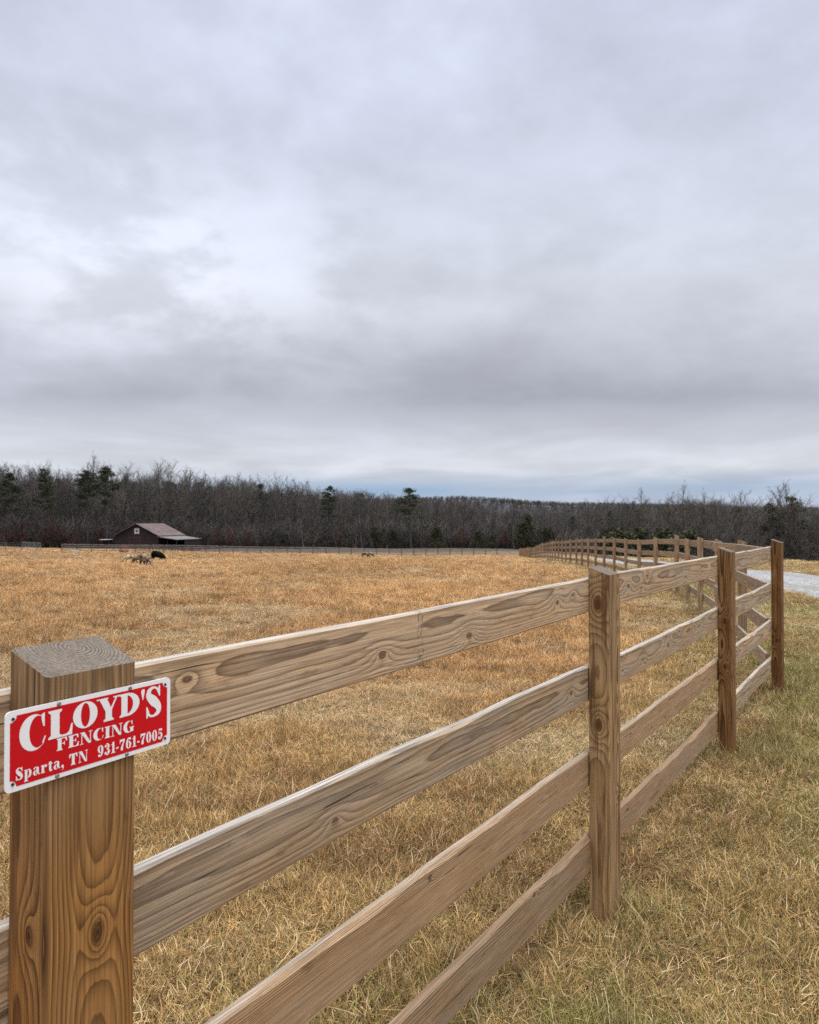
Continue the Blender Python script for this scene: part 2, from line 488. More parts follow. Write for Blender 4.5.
for bay in range(4):
    for k, tz in enumerate(TOPS):
        pa, pb = FIELD[bay], FIELD[bay + 1]
        da = (pb - pa).normalized()
        pa2, pb2 = pa + da * .001, pb - da * .001
        if bay == 3: pb2 = pb + da * .068
        kn = BK.get((bay, k))
        if kn is not None:
            w_ = (1.0, .94, .80, .82)[k]
            lt = [BL[0] * w_, BL[1] * w_ * (1, 1, .90, .92)[k], BL[2] * w_ * (1, 1, .80, .84)[k]]
            mat = wood("board_wood_%d_%d" % (bay, k), False, lt, BD, [q * (1, .95, .84, .86)[k] * (1, (1, 1, .93, .95)[k], (1, 1, .84, .88)[k])[j] for j, q in enumerate(BG)], kn, freq=(135, 150, 230, 190)[k], pith=((.02, .06), (.035, .06), (.12, .02), (.10, .03))[k],
                       warp=(.016, .015, .014, .016)[k] * (1 if bay == 1 else 1.35), gamt=(.6, .85, .5, .65)[k], vor=(bay == 2), stamp=(.977 - 1.17 if (bay, k) == (1, 0) else None),
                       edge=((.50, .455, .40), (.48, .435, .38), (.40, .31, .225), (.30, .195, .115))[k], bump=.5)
        else:
            mat = M_board
        z0_, z1_ = TOPP[bay][k] - BH / 2, TOPP[bay + 1][k] - BH / 2
        board_mesh("board", mat, fence, (pa2.x, pa2.y, z0_), (pb2.x, pb2.y, z1_), wave=(.0012, .004, .003, .004)[k], seed=bay * 4 + k,
                   wane=(.001, .003, .008, .012)[k])

# ---- the fence along the driveway
drive = empty("board_fence", (P4[0], P4[1], 0))
tag(drive, "long curving four-board fence beside the gravel driveway leading to the grey gate", "fence")
NP = len(DRIVE)
dirs = []
for i in range(NP):
    a, b = Vector(DRIVE[max(0, i - 1)]), Vector(DRIVE[min(NP - 1, i + 1)])
    dirs.append((b - a).normalized())
M_pd = wood("driveway_post", True, (.43, .275, .15), (.18, .10, .05), (.39, .285, .19), freq=110, gamt=.6, warp=.012, vor=False)
for i in range(1, NP):
    x, y = DRIVE[i]
    u = dirs[i]; nv = Vector((-u.y, u.x))
    c = Vector((x, y))
    zt = G(x, y)
    post_mesh("post", M_pd, drive, (c.x - P4[0], c.y - P4[1], zt), math.atan2(u.y, u.x), h=PH + (.05 if i % 5 == 0 else .0) + rnd.uniform(-.015, .015))
rest = MB()
cnt = 0
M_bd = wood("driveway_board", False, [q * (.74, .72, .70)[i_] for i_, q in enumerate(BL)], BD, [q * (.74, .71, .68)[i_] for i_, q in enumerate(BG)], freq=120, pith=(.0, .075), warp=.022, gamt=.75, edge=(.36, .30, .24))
for i in range(NP - 1):
    u0, u1 = dirs[i], dirs[i + 1]
    off = (PDP / 2 + BT / 2 + .001) * (1 if i < 2 else -1)        # after the corner the boards change to the road side
    a = Vector(DRIVE[i]) + Vector((-u0.y, u0.x)) * off
    b = Vector(DRIVE[i + 1]) + Vector((-u1.y, u1.x)) * off
    if i == 0:
        a = FIELD[4] + frame(4)[1] * .034 + frame(4)[0] * .03
    za, zb = G(*DRIVE[i]), G(*DRIVE[i + 1])
    for k, tz in enumerate(TOPS):
        p = (a.x - P4[0], a.y - P4[1], za + tz - BH / 2)
        q = (b.x - P4[0], b.y - P4[1], zb + tz - BH / 2)
        if cnt < 100:
            board_mesh("board", M_bd, drive, p, q, wave=.001, seed=300 + cnt, segs=4)
            cnt += 1
        else:
            mid = (Vector(p) + Vector(q)) / 2
            d = Vector(q) - Vector(p)
            rest.box(mid, (d.length * .998, BT, BH), math.atan2(d.y, d.x))
tag(rest.build("board", M_bd, drive), kind="stuff")

# ---- the fence across the far end of the field
FA, FB = (at(497, 148).xy, at(62, 130).xy)
far = empty("field_fence", (FA.x, FA.y, 0))
tag(far, "dark grey board fence across the far end of the field below the woods", "fence")
nf = int((FB - FA).length / 2.44)
pts = [FA.lerp(FB, i / nf) for i in range(nf + 1)]
ang = math.atan2((FB - FA).y, (FB - FA).x)
for p in pts:
    MB().box((0, 0, .55), (.13, .10, 1.7)).build("post", M_farpost, far).matrix_local = Matrix.Translation((p.x - FA.x, p.y - FA.y, G(*p))) @ Matrix.Rotation(ang, 4, 'Z')
for k, tz in enumerate((1.34, 1.02, .70, .36)):
    for i in range(0, nf, 2):
        a, b = pts[i], pts[min(nf, i + 2)]
        mb = MB()
        A, B = Vector((a.x - FA.x, a.y - FA.y + .1, G(*a) + tz)), Vector((b.x - FA.x, b.y - FA.y + .1, G(*b) + tz))
        vs = [(A.x, A.y + e, A.z + f) for e in (-.014, .014) for f in (-.058, .058)] + [(B.x, B.y + e, B.z + f) for e in (-.014, .014) for f in (-.058, .058)]
        mb.add(vs, [(0, 1, 5, 4), (2, 6, 7, 3), (1, 3, 7, 5), (0, 4, 6, 2), (0, 2, 3, 1), (4, 5, 7, 6)])
        mb.build("board", M_farboard, far)

M_galv = plain("galvanised_steel", (.26, .28, .29), rough=.5, var=.15, metal=.3)


def pipe_gate(name, label, p, q, h=1.3, bars=5, uprights=2):
    p, q = Vector(p), Vector(q)
    g_ = empty(name, p)
    tag(g_, label, "gate")
    d = q - p
    fr = MB()
    fr.tube((0, 0, .1), (0, 0, h), .03); fr.tube((d.x, d.y, d.z + .1), (d.x, d.y, d.z + h), .03)
    fr.tube((0, 0, h), (d.x, d.y, d.z + h), .03); fr.tube((0, 0, .15), (d.x, d.y, d.z + .15), .03)
    fr.build("gate_frame", M_galv, g_)
    for k in range(1, bars):
        z = .15 + (h - .15) * k / bars
        MB().tube((0, 0, z), (d.x, d.y, d.z + z), .022).build("rail", M_galv, g_)
    for k in range(1, uprights):
        t = k / uprights
        MB().tube((d.x * t, d.y * t, d.z * t + .15), (d.x * t, d.y * t, d.z * t + h), .022).build("brace", M_galv, g_)
    return g_


pipe_gate("metal_gate", "grey metal pipe gate between the far field fence and the driveway fence", at(498, 147.5), at(516, 143), 1.25, 6, 3)
pipe_gate("metal_gate", "silver pipe gate standing open beside the gap left of the barn", at(23, 133), at(41, 128), 1.5, 7, 3)
wf = empty("wire_fence", at(-60, 131))
tag(wf, "grey wire fence with thin posts at the far left edge of the field", "fence")
w0, w1 = at(-60, 131), at(22, 131)
for i in range(6):
    p = w0.lerp(w1, i / 5) - w0
    MB().tube((p.x, p.y, p.z - .3), (p.x, p.y, p.z + 1.4), .05).build("post", M_farpost, wf)
for z in (.2, .5, .8, 1.1, 1.35):
    q = w1 - w0
    MB().tube((0, 0, z), (q.x, q.y, q.z + z), .018, n=4).build("wire", M_galv, wf)

# ------------------------------------------------------------------ the sign
sign = empty("fence_sign")
u1, n1v = frame(1)
SW, SH = .256, .102
so_ = Vector(NC[1]) + u1 * (-.0573) - n1v * .0035
sign.matrix_world = Matrix(((u1.x, 0, -n1v.x, so_.x), (u1.y, 0, -n1v.y, so_.y), (0, 1, 0, 1.366 - SH), (0, 0, 0, 1)))   # local x right, y up, z towards the viewer
tag(sign, "red and white metal fencing company sign screwed to the nearest fence post", "sign")
M_white = plain("sign_white", (.86, .86, .86), rough=.4, var=.02, spec=.3)
M_red = plain("sign_red", (.60, .004, .010), rough=.42, var=.05, spec=.25)
M_screw = plain("screw_steel", (.30, .29, .28), rough=.45, var=.3, metal=.7, scale=300)
M_hole = plain("dark_bolt", (.03, .03, .035), rough=.5)


def rrect(x0, y0, x1, y1, r, notch=False, n=8):
    out = []
    for cx, cy, a in ((x1 - r, y1 - r, 0), (x0 + r, y1 - r, 90), (x0 + r, y0 + r, 180), (x1 - r, y0 + r, 270)):
        for i in range(n + 1):
            t = math.radians(a + 90 * i / n)
            out.append((cx + r * math.cos(t), cy + r * math.sin(t)))
    return out


pl = MB()
ol = rrect(0, 0, SW, SH, .007)
n = len(ol)
pl.add([(x, y, -.0008) for x, y in ol] + [(x, y, .0008) for x, y in ol], [tuple(range(n, 2 * n)), tuple(range(n - 1, -1, -1))] + [(i, (i + 1) % n, n + (i + 1) % n, n + i) for i in range(n)])
pl.build("plate", M_white, sign)
# red field with its corners bitten off round the bolts
m_ = .0062; rn = .0085
rf = []
for cx, cy, a0 in ((SW - m_, SH - m_, 270), (m_, SH - m_, 0), (m_, m_, 90), (SW - m_, m_, 180)):
    for i in range(9):
        t = math.radians(a0 - 90 * i / 8)
        rf.append((cx + rn * math.cos(t) * (1), cy + rn * math.sin(t)))
rp = MB(); rp.add([(x, y, .0011) for x, y in rf], [tuple(range(len(rf)))])
rp.build("red_field", M_red, sign)
for x, y in ((.010, SH - .010), (SW - .010, SH - .010), (.010, .010), (SW - .010, .010)):
    MB().tube((x, y, .0006), (x, y, .0022), .0022, .0018, 10).build("bolt", M_hole, sign)
for x, y in ((.072, SH - .0035), (.183, SH - .0035), (.070, .0035), (.178, .0035)):
    MB().tube((x, y, .0006), (x, y, .003), .0032, .0022, 12).build("screw", M_screw, sign)


# lettering: a fat-face roman drawn stroke by stroke, cap height 1
def cat(pts, n=7):
    P = [pts[0]] + list(pts) + [pts[-1]]
    out = []
    for i in range(1, len(P) - 2):
        for k in range(n):
            t = k / n
            out.append(tuple(.5 * (2 * P[i][j] + (P[i + 1][j] - P[i - 1][j]) * t + (2 * P[i - 1][j] - 5 * P[i][j] + 4 * P[i + 1][j] - P[i + 2][j]) * t * t
                                   + (3 * P[i][j] - P[i - 1][j] - 3 * P[i + 1][j] + P[i + 2][j]) * t ** 3) for j in range(3)))
    out.append(tuple(P[-2]))
    return out


def stroke(pts):                      # pts (x, y, width)
    c = cat(pts)
    vs = []
    for i, (x, y, w) in enumerate(c):
        a, b = c[max(0, i - 1)], c[min(len(c) - 1, i + 1)]
        d = Vector((b[0] - a[0], b[1] - a[1])).normalized()
        vs += [(x - d.y * w / 2, y + d.x * w / 2), (x + d.y * w / 2, y - d.x * w / 2)]
    return vs, [(2 * i, 2 * i + 1, 2 * i + 3, 2 * i + 2) for i in range(len(c) - 1)]


def ring(cx, cy, rx, ry, tl, tr, ty, a0=0, a1=360, n=36):
    """between an outer ellipse and an inner one; tl / tr / ty: thickness left, right, top"""
    irx = rx - (tl + tr) / 2; icx = cx + (tl - tr) / 2; iry = ry - ty
    vs = []
    for i in range(n + 1):
        t = math.radians(a0 + (a1 - a0) * i / n)
        vs += [(cx + rx * math.cos(t), cy + ry * math.sin(t)), (icx + irx * math.cos(t), cy + iry * math.sin(t))]
    return vs, [(2 * i, 2 * i + 2, 2 * i + 3, 2 * i + 1) for i in range(n)]


def poly(*p):
    return list(p), [tuple(range(len(p)))]


def rc(x0, y0, x1, y1):
    return poly((x0, y0), (x1, y0), (x1, y1), (x0, y1))


def disc(cx, cy, r):
    return poly(*[(cx + r * math.cos(t * .4488), cy + r * math.sin(t * .4488)) for t in range(14)])


T = .06


def serif(x0, x1, y, up):            # bracketed slab on a stem
    s = 1 if up else -1
    return [poly(*([(x0 - .08, y), (x1 + .08, y), (x1 + .08, y + s * T), (x1, y + s * .13), (x0, y + s * .13), (x0 - .08, y + s * T)][::s]))]


def stem(x0, x1, y0=0, y1=1):
    return [rc(x0, y0, x1, y1)] + serif(x0, x1, y0, True) + serif(x0, x1, y1, False)


GL = {}
GL['C'] = (.86, [ring(.45, .5, .45, .52, .31, .05, .06, 52, 312), poly((.70, .98), (.80, 1.02), (.80, .62), (.755, .62), (.70, .82)), poly((.72, .88), (.755, .63), (.79, .63), (.79, .9)),
                 poly((.72, .15), (.76, .11), (.84, .33), (.80, .34))])
GL['L'] = (.82, stem(.1, .38) + [rc(.38, 0, .70, .07), poly((.52, .0), (.80, .0), (.82, .40), (.77, .40), (.70, .14))])
GL['O'] = (.92, [ring(.46, .5, .46, .52, .29, .29, .055)])
GL['Y'] = (.96, [poly((.34, .0), (.62, 0), (.62, .46), (.34, .46)), poly((.06, 1), (.38, 1), (.62, .46), (.34, .42)), poly((.80, 1), (.87, 1), (.62, .46), (.52, .46))] + serif(.34, .62, 0, True)
           + [rc(-.03, .94, .46, 1), rc(.68, .94, .98, 1)])
GL['D'] = (.90, stem(.08, .35) + [ring(.35, .5, .54, .5, .0, .29, .055, -90, 90, 20)])
GL["'"] = (.2, [poly((.10, .60), (.14, .60), (.22, .92), (.2, 1), (.08, 1.0), (.02, .92))])
GL['S'] = (.72, [stroke([(.56, .78, .06), (.50, .92, .075), (.34, .98, .08), (.17, .90, .16), (.15, .72, .24), (.34, .53, .33), (.55, .32, .26), (.55, .12, .18), (.36, .02, .08), (.18, .06, .075), (.10, .22, .06)]),
                 poly((.58, 1.02), (.63, 1.02), (.64, .66), (.59, .66), (.52, .84)), poly((.04, -.02), (.09, -.02), (.16, .18), (.08, .36), (.03, .36))])
GL['F'] = (.80, stem(.08, .36) + [rc(.36, .93, .74, 1), poly((.56, 1), (.76, 1), (.78, .66), (.73, .66)), rc(.36, .49, .58, .55), poly((.50, .52), (.58, .36), (.61, .36), (.61, .68), (.58, .68))])
GL['E'] = (.82, stem(.08, .36) + [rc(.36, .93, .74, 1), poly((.56, 1), (.75, 1), (.77, .68), (.72, .68)), rc(.36, .49, .56, .55), poly((.49, .52), (.56, .36), (.59, .36), (.59, .68), (.56, .68)),
                                  rc(.36, 0, .74, .07), poly((.56, 0), (.78, 0), (.80, .36), (.75, .36))])
GL['N'] = (.98, [rc(.10, .06, .165, .97), poly((.06, 1), (.36, 1), (.86, .0), (.80, -.02), (.66, 0)), rc(.80, 0, .865, .94), rc(0, .94, .30, 1), rc(.0, 0, .28, .06), rc(.68, .94, .98, 1)])
GL['I'] = (.46, stem(.09, .37))
GL['G'] = (.94, [ring(.45, .5, .45, .52, .31, .05, .06, 52, 330), poly((.70, .98), (.80, 1.02), (.80, .64), (.755, .64), (.70, .82)), poly((.60, .02), (.88, .04), (.88, .42), (.60, .42)), rc(.52, .40, .96, .46)])
GL['T'] = (.88, stem(.30, .58) + [rc(.04, .93, .84, 1), poly((.02, .64), (.07, .64), (.26, .96), (.04, 1)), poly((.86, .64), (.81, .64), (.62, .96), (.84, 1))])
GL['p'] = (.78, [rc(.08, -.3, .32, .68), rc(0, -.3, .42, -.24), rc(.0, .62, .2, .68), ring(.44, .34, .30, .36, .14, .23, .055)])
GL['a'] = (.72, [rc(.36, .10, .59, .52), stroke([(.12, .52, .15), (.20, .64, .1), (.36, .66, .07), (.47, .56, .24), (.48, .46, .24)]), ring(.27, .20, .24, .22, .2, .06, .05), poly((.52, .14), (.58, -.02), (.70, .03), (.71, .1), (.6, .1))])
GL['r'] = (.62, [rc(.08, 0, .32, .68), rc(0, 0, .42, .06), rc(0, .62, .2, .68), stroke([(.30, .45, .06), (.38, .62, .07), (.48, .64, .09)]), disc(.50, .56, .11)])
GL['t'] = (.5, [rc(.12, .12, .35, .82), rc(0, .61, .46, .68), stroke([(.235, .14, .23), (.28, .05, .17), (.38, .03, .08), (.47, .13, .04)])])
GL[','] = (.34, [disc(.15, .11, .13), stroke([(.22, .1, .1), (.22, -.1, .07), (.1, -.22, .03)])])
GL['9'] = (.72, [ring(.34, .67, .32, .34, .23, .23, .05), stroke([(.555, .68, .21), (.54, .40, .20), (.42, .12, .14), (.22, .02, .07)]), disc(.18, .12, .12)])
GL['6'] = (.72, [ring(.36, .33, .32, .34, .23, .23, .05), stroke([(.145, .32, .21), (.16, .60, .20), (.28, .88, .14), (.48, .98, .07)]), disc(.52, .88, .12)])
GL['3'] = (.68, [stroke([(.14, .84, .05), (.22, .96, .06), (.38, .96, .12), (.47, .77, .24), (.40, .58, .12), (.24, .52, .05)]), stroke([(.24, .53, .05), (.42, .48, .14), (.50, .26, .26), (.38, .05, .12), (.22, .03, .06), (.12, .12, .05)]),
                 disc(.15, .80, .12), disc(.14, .18, .13)])
GL['1'] = (.52, [rc(.16, 0, .40, 1), rc(.02, 0, .54, .06), poly((.0, .80), (.16, .86), (.16, .80), (.0, .74)), poly((.16, .86), (.40, 1), (.16, .94))])
GL['7'] = (.68, [poly((.04, 1), (.64, 1), (.64, .82), (.04, .78)), poly((.02, .62), (.07, .62), (.14, .80), (.04, 1)), stroke([(.58, .84, .12), (.40, .52, .16), (.30, .25, .25), (.30, .0, .27)])])
GL['0'] = (.70, [ring(.34, .5, .33, .52, .235, .235, .05)])
GL['5'] = (.68, [poly((.12, 1), (.58, 1), (.54, .80), (.12, .84)), rc(.12, .48, .17, .9), stroke([(.14, .50, .05), (.26, .62, .07), (.42, .56, .16), (.49, .33, .25), (.40, .08, .15), (.22, .02, .06), (.12, .12, .05)]), disc(.15, .16, .13)])
GL['-'] = (.36, [rc(.03, .28, .33, .42)])
GL[' '] = (.34, [])
let = MB()
_lay = 0


def put_glyph(ch, x, y, w, h):
    """glyph ch with its advance squeezed into width w"""
    global _lay
    adv, parts = GL[ch]
    for vs, fs in parts:
        _lay = (_lay + 1) % 14
        zl = .00135 + .00002 * _lay
        let.add([(x + a * w / adv, y + b * h, zl) for a, b in vs], fs)


def text(s, x0, x1, y0, y1, h):
    tot = sum(GL[c][0] + .08 for c in s) - .08
    k = (x1 - x0) / tot
    x = x0
    for c in s:
        put_glyph(c, x, y0 + (y1 - y0) * ((x - x0) / (x1 - x0)), GL[c][0] * k, h)
        x += (GL[c][0] + .08) * k


for ch, a, b, top, bot in (("C", .0180, .0545, .0108, .0556), ("L", .0562, .0918, .0106, .0480), ("O", .0922, .1295, .0090, .0438), ("Y", .1296, .1652, .0098, .0430),
                           ("D", .1652, .1995, .0098, .0430), ("'", .2012, .2078, .0096, .0480), ("S", .2098, .2396, .0094, .0535)):
    put_glyph(ch, a, SH - bot, b - a, bot - top)
text("FENCING", .0688, .1898, SH - .0655, SH - .0676, .0163)
text("Sparta,", .0135, .0800, SH - .0885, SH - .0893, .0152)
text("TN", .0865, .1150, SH - .0900, SH - .0902, .0152)
text("931-761-7005", .1300, .2418, SH - .0903, SH - .0908, .0158)
let.build("lettering", M_white, sign)


# ------------------------------------------------------------------ ground, road
def ground_material():
    m, g, b = material("dry_ground")
    p = g.n("ShaderNodeNewGeometry").outputs["Position"]
    n1 = g.noise(p, .35, 5, .6)
    n2 = g.noise(p, 9.0, 5, .65)
    n3 = g.noise(p, 60.0, 3, .6)
    x, y, z = g.xyz(p)
    c = g.mix(g.mapr(n2, .3, .7), (.065, .04, .02), (.24, .15, .07))
    c = g.mix(g.m('MULTIPLY', g.mapr(n1, .4, .65), .5), c, (.42, .27, .13))
    c = g.mix(g.m('MULTIPLY', g.mapr(n3, .35, .6), .4), c, (.08, .055, .03))
    # leaf litter under the woods
    far_ = g.mapr(g.m('SUBTRACT', y, g.m('MULTIPLY', g.m('MINIMUM', g.m('MAXIMUM', g.m('ADD', x, 30.), 0.0), 50.), .6)), 148, 168)
    c = g.mix(far_, c, (.062, .047, .036))
    g.put(b.inputs["Base Color"], c)
    b.inputs["Roughness"].default_value = .95
    bp = g.n("ShaderNodeBump"); bp.inputs["Strength"].default_value = .8; bp.inputs["Distance"].default_value = .03
    g.put(bp.inputs["Height"], g.m('ADD', n2, g.m('MULTIPLY', n3, .5))); g.put(b.inputs["Normal"], bp.outputs[0])
    return m


rad = np.r_[0.0, np.geomspace(.6, 5000, 190)]
na = 288
th = np.linspace(0, 2 * np.pi, na, endpoint=False)
X = (rad[1:, None] * np.sin(th)[None, :]).ravel(); Y = (rad[1:, None] * np.cos(th)[None, :]).ravel()
Zg = ground(X, Y)
vs = np.c_[X, Y, Zg]
vs = np.vstack([[0, 0, G(0, 0)], vs])
fs = [(0, 1 + (i + 1) % na, 1 + i) for i in range(na)]
for r in range(len(rad) - 2):
    o0 = 1 + r * na
    fs += [(o0 + i, o0 + (i + 1) % na, o0 + na + (i + 1) % na, o0 + na + i) for i in range(na)]
me = bpy.data.meshes.new("ground")
me.from_pydata(vs.tolist(), [], fs); me.polygons.foreach_set("use_smooth", [True] * len(fs)); me.materials.append(ground_material())
tag(link(bpy.data.objects.new("ground", me)), kind="structure")


def gravel_material():
    m, g, b = material("pale_gravel")
    p = g.n("ShaderNodeNewGeometry").outputs["Position"]
    v = g.n("ShaderNodeTexVoronoi"); g.put(v.inputs["Vector"], p); v.inputs["Scale"].default_value = 16
    c = g.ramp(g.xyz(v.outputs["Color"])[0], [(0, (.12, .12, .12)), (.5, (.26, .262, .262)), (1, (.44, .44, .43))])
    c = g.mix(g.mapr(g.noise(p, .9, 4), .4, .7, 0, .5), c, (.30, .29, .27))
    gx, gy, gz = g.xyz(p)
    rut = g.noise(g.vec(g.m('MULTIPLY', gx, 1.3), g.m('MULTIPLY', gy, .12), 0.0), 1.0, 4, .6)
    c = g.mix(g.mapr(rut, .48, .62, 0, .6), c, (.21, .18, .14))
    g.put(b.inputs["Base Color"], c)
    bp = g.n("ShaderNodeBump"); bp.inputs["Strength"].default_value = 1.0; bp.inputs["Distance"].default_value = .03
    g.put(bp.inputs["Height"], g.m('SUBTRACT', 1.0, v.outputs["Distance"])); g.put(b.inputs["Normal"], bp.outputs[0])
    return m


ys = np.r_[np.linspace(-60, 60, 161), np.linspace(61, 152, 120)]
off = np.array([-2.0, -1.7, -1.0, 0, 1.0, 1.9, 2.35])
lift = np.array([-.03, .03, .05, .06, .05, .03, -.03])
vs = []
for i, y in enumerate(ys):
    cx = float(fence_x(y)) + (5.0 if y > 10 else 5.0 + (10 - y) * .02)
    for o_, l_ in zip(off, lift):
        wob = .18 * math.sin(y * .8 + o_) + .1 * math.sin(y * 2.1 + 2 * o_) + .06 * math.sin(y * 5.3) if abs(o_) > 2 else 0
        vs.append((cx + o_ + wob, y, G(cx + o_ + wob, y) + l_))
k = len(off)
fs = [(i * k + j, i * k + j + 1, (i + 1) * k + j + 1, (i + 1) * k + j) for i in range(len(ys) - 1) for j in range(k - 1)]
me = bpy.data.meshes.new("gravel_road"); me.from_pydata(vs, [], fs); me.polygons.foreach_set("use_smooth", [True] * len(fs)); me.materials.append(gravel_material())
tag(link(bpy.data.objects.new("gravel_road", me)), kind="structure")


# ------------------------------------------------------------------ instancing of what nobody could count
def hidden_collection(name, meshes):
    c = bpy.data.collections.new(name)
    for i, me in enumerate(meshes):
        c.objects.link(bpy.data.objects.new("%s_%03d" % (name, i), me))
    return c


def scatter(name, coll, pts, rot, scl, idx, tint=None):
    me = bpy.data.meshes.new(name)
    me.from_pydata(pts.tolist(), [], [])
    N = len(pts)
    for nm, ty, arr, key in (("rot", 'FLOAT_VECTOR', rot, "vector"), ("scl", 'FLOAT_VECTOR', scl, "vector"), ("idx", 'INT', idx, "value"), ("tint", 'FLOAT_COLOR', tint, "color")):
        if arr is None: continue
        a = me.attributes.new(nm, ty, 'POINT')
        a.data.foreach_set(key, np.ascontiguousarray(arr, dtype=np.int32 if ty == 'INT' else np.float32).ravel())
    o = link(bpy.data.objects.new(name, me))
    ng = bpy.data.node_groups.new(name + "_scatter", 'GeometryNodeTree')
    ng.interface.new_socket("Geometry", in_out='INPUT', socket_type='NodeSocketGeometry')
    ng.interface.new_socket("Geometry", in_out='OUTPUT', socket_type='NodeSocketGeometry')
    N_ = ng.nodes.new; Lk = ng.links.new
    gi, go = N_("NodeGroupInput"), N_("NodeGroupOutput")
    ip = N_("GeometryNodeInstanceOnPoints"); ci = N_("GeometryNodeCollectionInfo")
    ci.inputs["Collection"].default_value = coll
    ci.inputs["Separate Children"].default_value = True; ci.inputs["Reset Children"].default_value = True

    def at_(nm, dt):
        q = N_("GeometryNodeInputNamedAttribute"); q.data_type = dt; q.inputs["Name"].default_value = nm
        return q.outputs["Attribute"]
    e2r = N_("FunctionNodeEulerToRotation")
    Lk(gi.outputs[0], ip.inputs["Points"]); Lk(ci.outputs[0], ip.inputs["Instance"])
    ip.inputs["Pick Instance"].default_value = True
    Lk(at_("idx", 'INT'), ip.inputs["Instance Index"])
    Lk(at_("rot", 'FLOAT_VECTOR'), e2r.inputs[0]); Lk(e2r.outputs[0], ip.inputs["Rotation"])
    Lk(at_("scl", 'FLOAT_VECTOR'), ip.inputs["Scale"])
    Lk(ip.outputs[0], go.inputs[0])
    md = o.modifiers.new("scatter", 'NODES'); md.node_group = ng
    return o


# ---- grass
def tuft(seed, n, spread, hlo, hhi, tilt_lo, tilt_hi, width, curl):
    r = np.random.default_rng(seed)
    V, Fc, Cc, Cw = [], [], [], []
    for i in range(n):
        a = r.uniform(0, 6.283); rad_ = spread * math.sqrt(r.uniform(0, 1))
        p = np.array([rad_ * math.cos(r.uniform(0, 6.283)), rad_ * math.sin(r.uniform(0, 6.283)), -.01])
        Ln = r.uniform(hlo, hhi)
        tl = math.radians(r.uniform(tilt_lo, tilt_hi))
        w = width * r.uniform(.6, 1.3)
        da = r.normal(0, .16)
        bv = r.uniform(0, 1); bw = r.uniform(0, 1)
        segs = 4
        b0 = len(V)
        for s in range(segs + 1):
            ww = w * (1 - (s / segs) ** 1.7) + w * .08
            sd = np.array([-math.sin(a), math.cos(a), 0]) * ww / 2
            V.append(p - sd); V.append(p + sd)
            Cc += [bv, bv]; Cw += [bw, bw]
            st = Ln / segs
            p = p + st * np.array([math.sin(tl) * math.cos(a), math.sin(tl) * math.sin(a), math.cos(tl)])
            if p[2] < .004: p[2] = .004 + r.uniform(0, .012)
            tl = min(tl + math.radians(r.uniform(.2, 1.0) * curl), 1.9); a += da
        for s in range(segs):
            Fc.append((b0 + 2 * s, b0 + 2 * s + 1, b0 + 2 * s + 3, b0 + 2 * s + 2))
    me = bpy.data.meshes.new("tuft")
    me.from_pydata([tuple(v) for v in V], [], Fc)
    at_ = me.attributes.new("bv", 'FLOAT', 'POINT'); at_.data.foreach_set("value", np.array(Cc, np.float32))
    at_ = me.attributes.new("bw", 'FLOAT', 'POINT'); at_.data.foreach_set("value", np.array(Cw, np.float32))
    me.materials.append(M_grass)
    me.polygons.foreach_set("use_smooth", [True] * len(Fc))
    return me


def grass_material():
    m, g, b = material("grass_blade")
    ta = g.n("ShaderNodeAttribute", attribute_type='INSTANCER', attribute_name="tint")
    tn = ta.outputs["Color"]
    bw = g.n("ShaderNodeAttribute", attribute_type='GEOMETRY', attribute_name="bw").outputs["Fac"]
    tn = g.mix(g.m('LESS_THAN', bw, ta.outputs["Alpha"]), tn, (.25, .23, .065))
    bv = g.n("ShaderNodeAttribute", attribute_type='GEOMETRY', attribute_name="bv").outputs["Fac"]
    f = g.mapr(bv, 0, 1, .26, 1.45, False)
    c = g.mix(1.0, tn, g.vec(f, f, f), 'MULTIPLY')
    c = g.mix(g.mapr(bv, .92, .95), c, (.70, .54, .31))           # a few bleached straws
    c = g.mix(g.m('MULTIPLY', g.mapr(bv, .2, .1), .6), c, (.11, .065, .03))
    g.put(b.inputs["Base Color"], c)
    b.inputs["Roughness"].default_value = .7
    b.inputs["Specular IOR Level"].default_value = .2
    tr = g.n("ShaderNodeBsdfTranslucent"); g.put(tr.inputs[0], c)
    ms = g.n("ShaderNodeMixShader"); ms.inputs[0].default_value = .14
    out = [n for n in g.nt.nodes if n.type == 'OUTPUT_MATERIAL'][0]
    g.put(ms.inputs[1], b.outputs[0]); g.put(ms.inputs[2], tr.outputs[0]); g.put(out.inputs[0], ms.outputs[0])
    return m


M_grass = grass_material()
tufts = [tuft(100 + i, 64, .08, .03, .085, 15, 86, .0027, 11) for i in range(6)]            # 0-5 low curled mat
tufts += [tuft(200 + i, 40, .06, .06, .17, 20, 82, .0026, 10) for i in range(5)]           # 6-10 longer, leaning
tufts += [tuft(300 + i, 34, .07, .08, .22, 5, 62, .0028, 14) for i in range(5)]            # 11-15 upright field grass
tufts += [tuft(400 + i, 10, .10, .08, .20, 76, 90, .0022, 4) for i in range(4)]            # 16-19 long straws lying flat
GC = hidden_collection("grass_tufts", tufts)


def vnoise(x, y, s, seed):
    """smooth value noise"""
    r = np.random.default_rng(seed); T_ = r.random((64, 64))
    x = x * s; y = y * s
    xi = np.floor(x).astype(int); yi = np.floor(y).astype(int)
    fx = x - xi; fy = y - yi
    fx = fx * fx * (3 - 2 * fx); fy = fy * fy * (3 - 2 * fy)
    a = T_[xi % 64, yi % 64]; b = T_[(xi + 1) % 64, yi % 64]; c = T_[xi % 64, (yi + 1) % 64]; d = T_[(xi + 1) % 64, (yi + 1) % 64]
    return (a * (1 - fx) + b * fx) * (1 - fy) + (c * (1 - fx) + d * fx) * fy


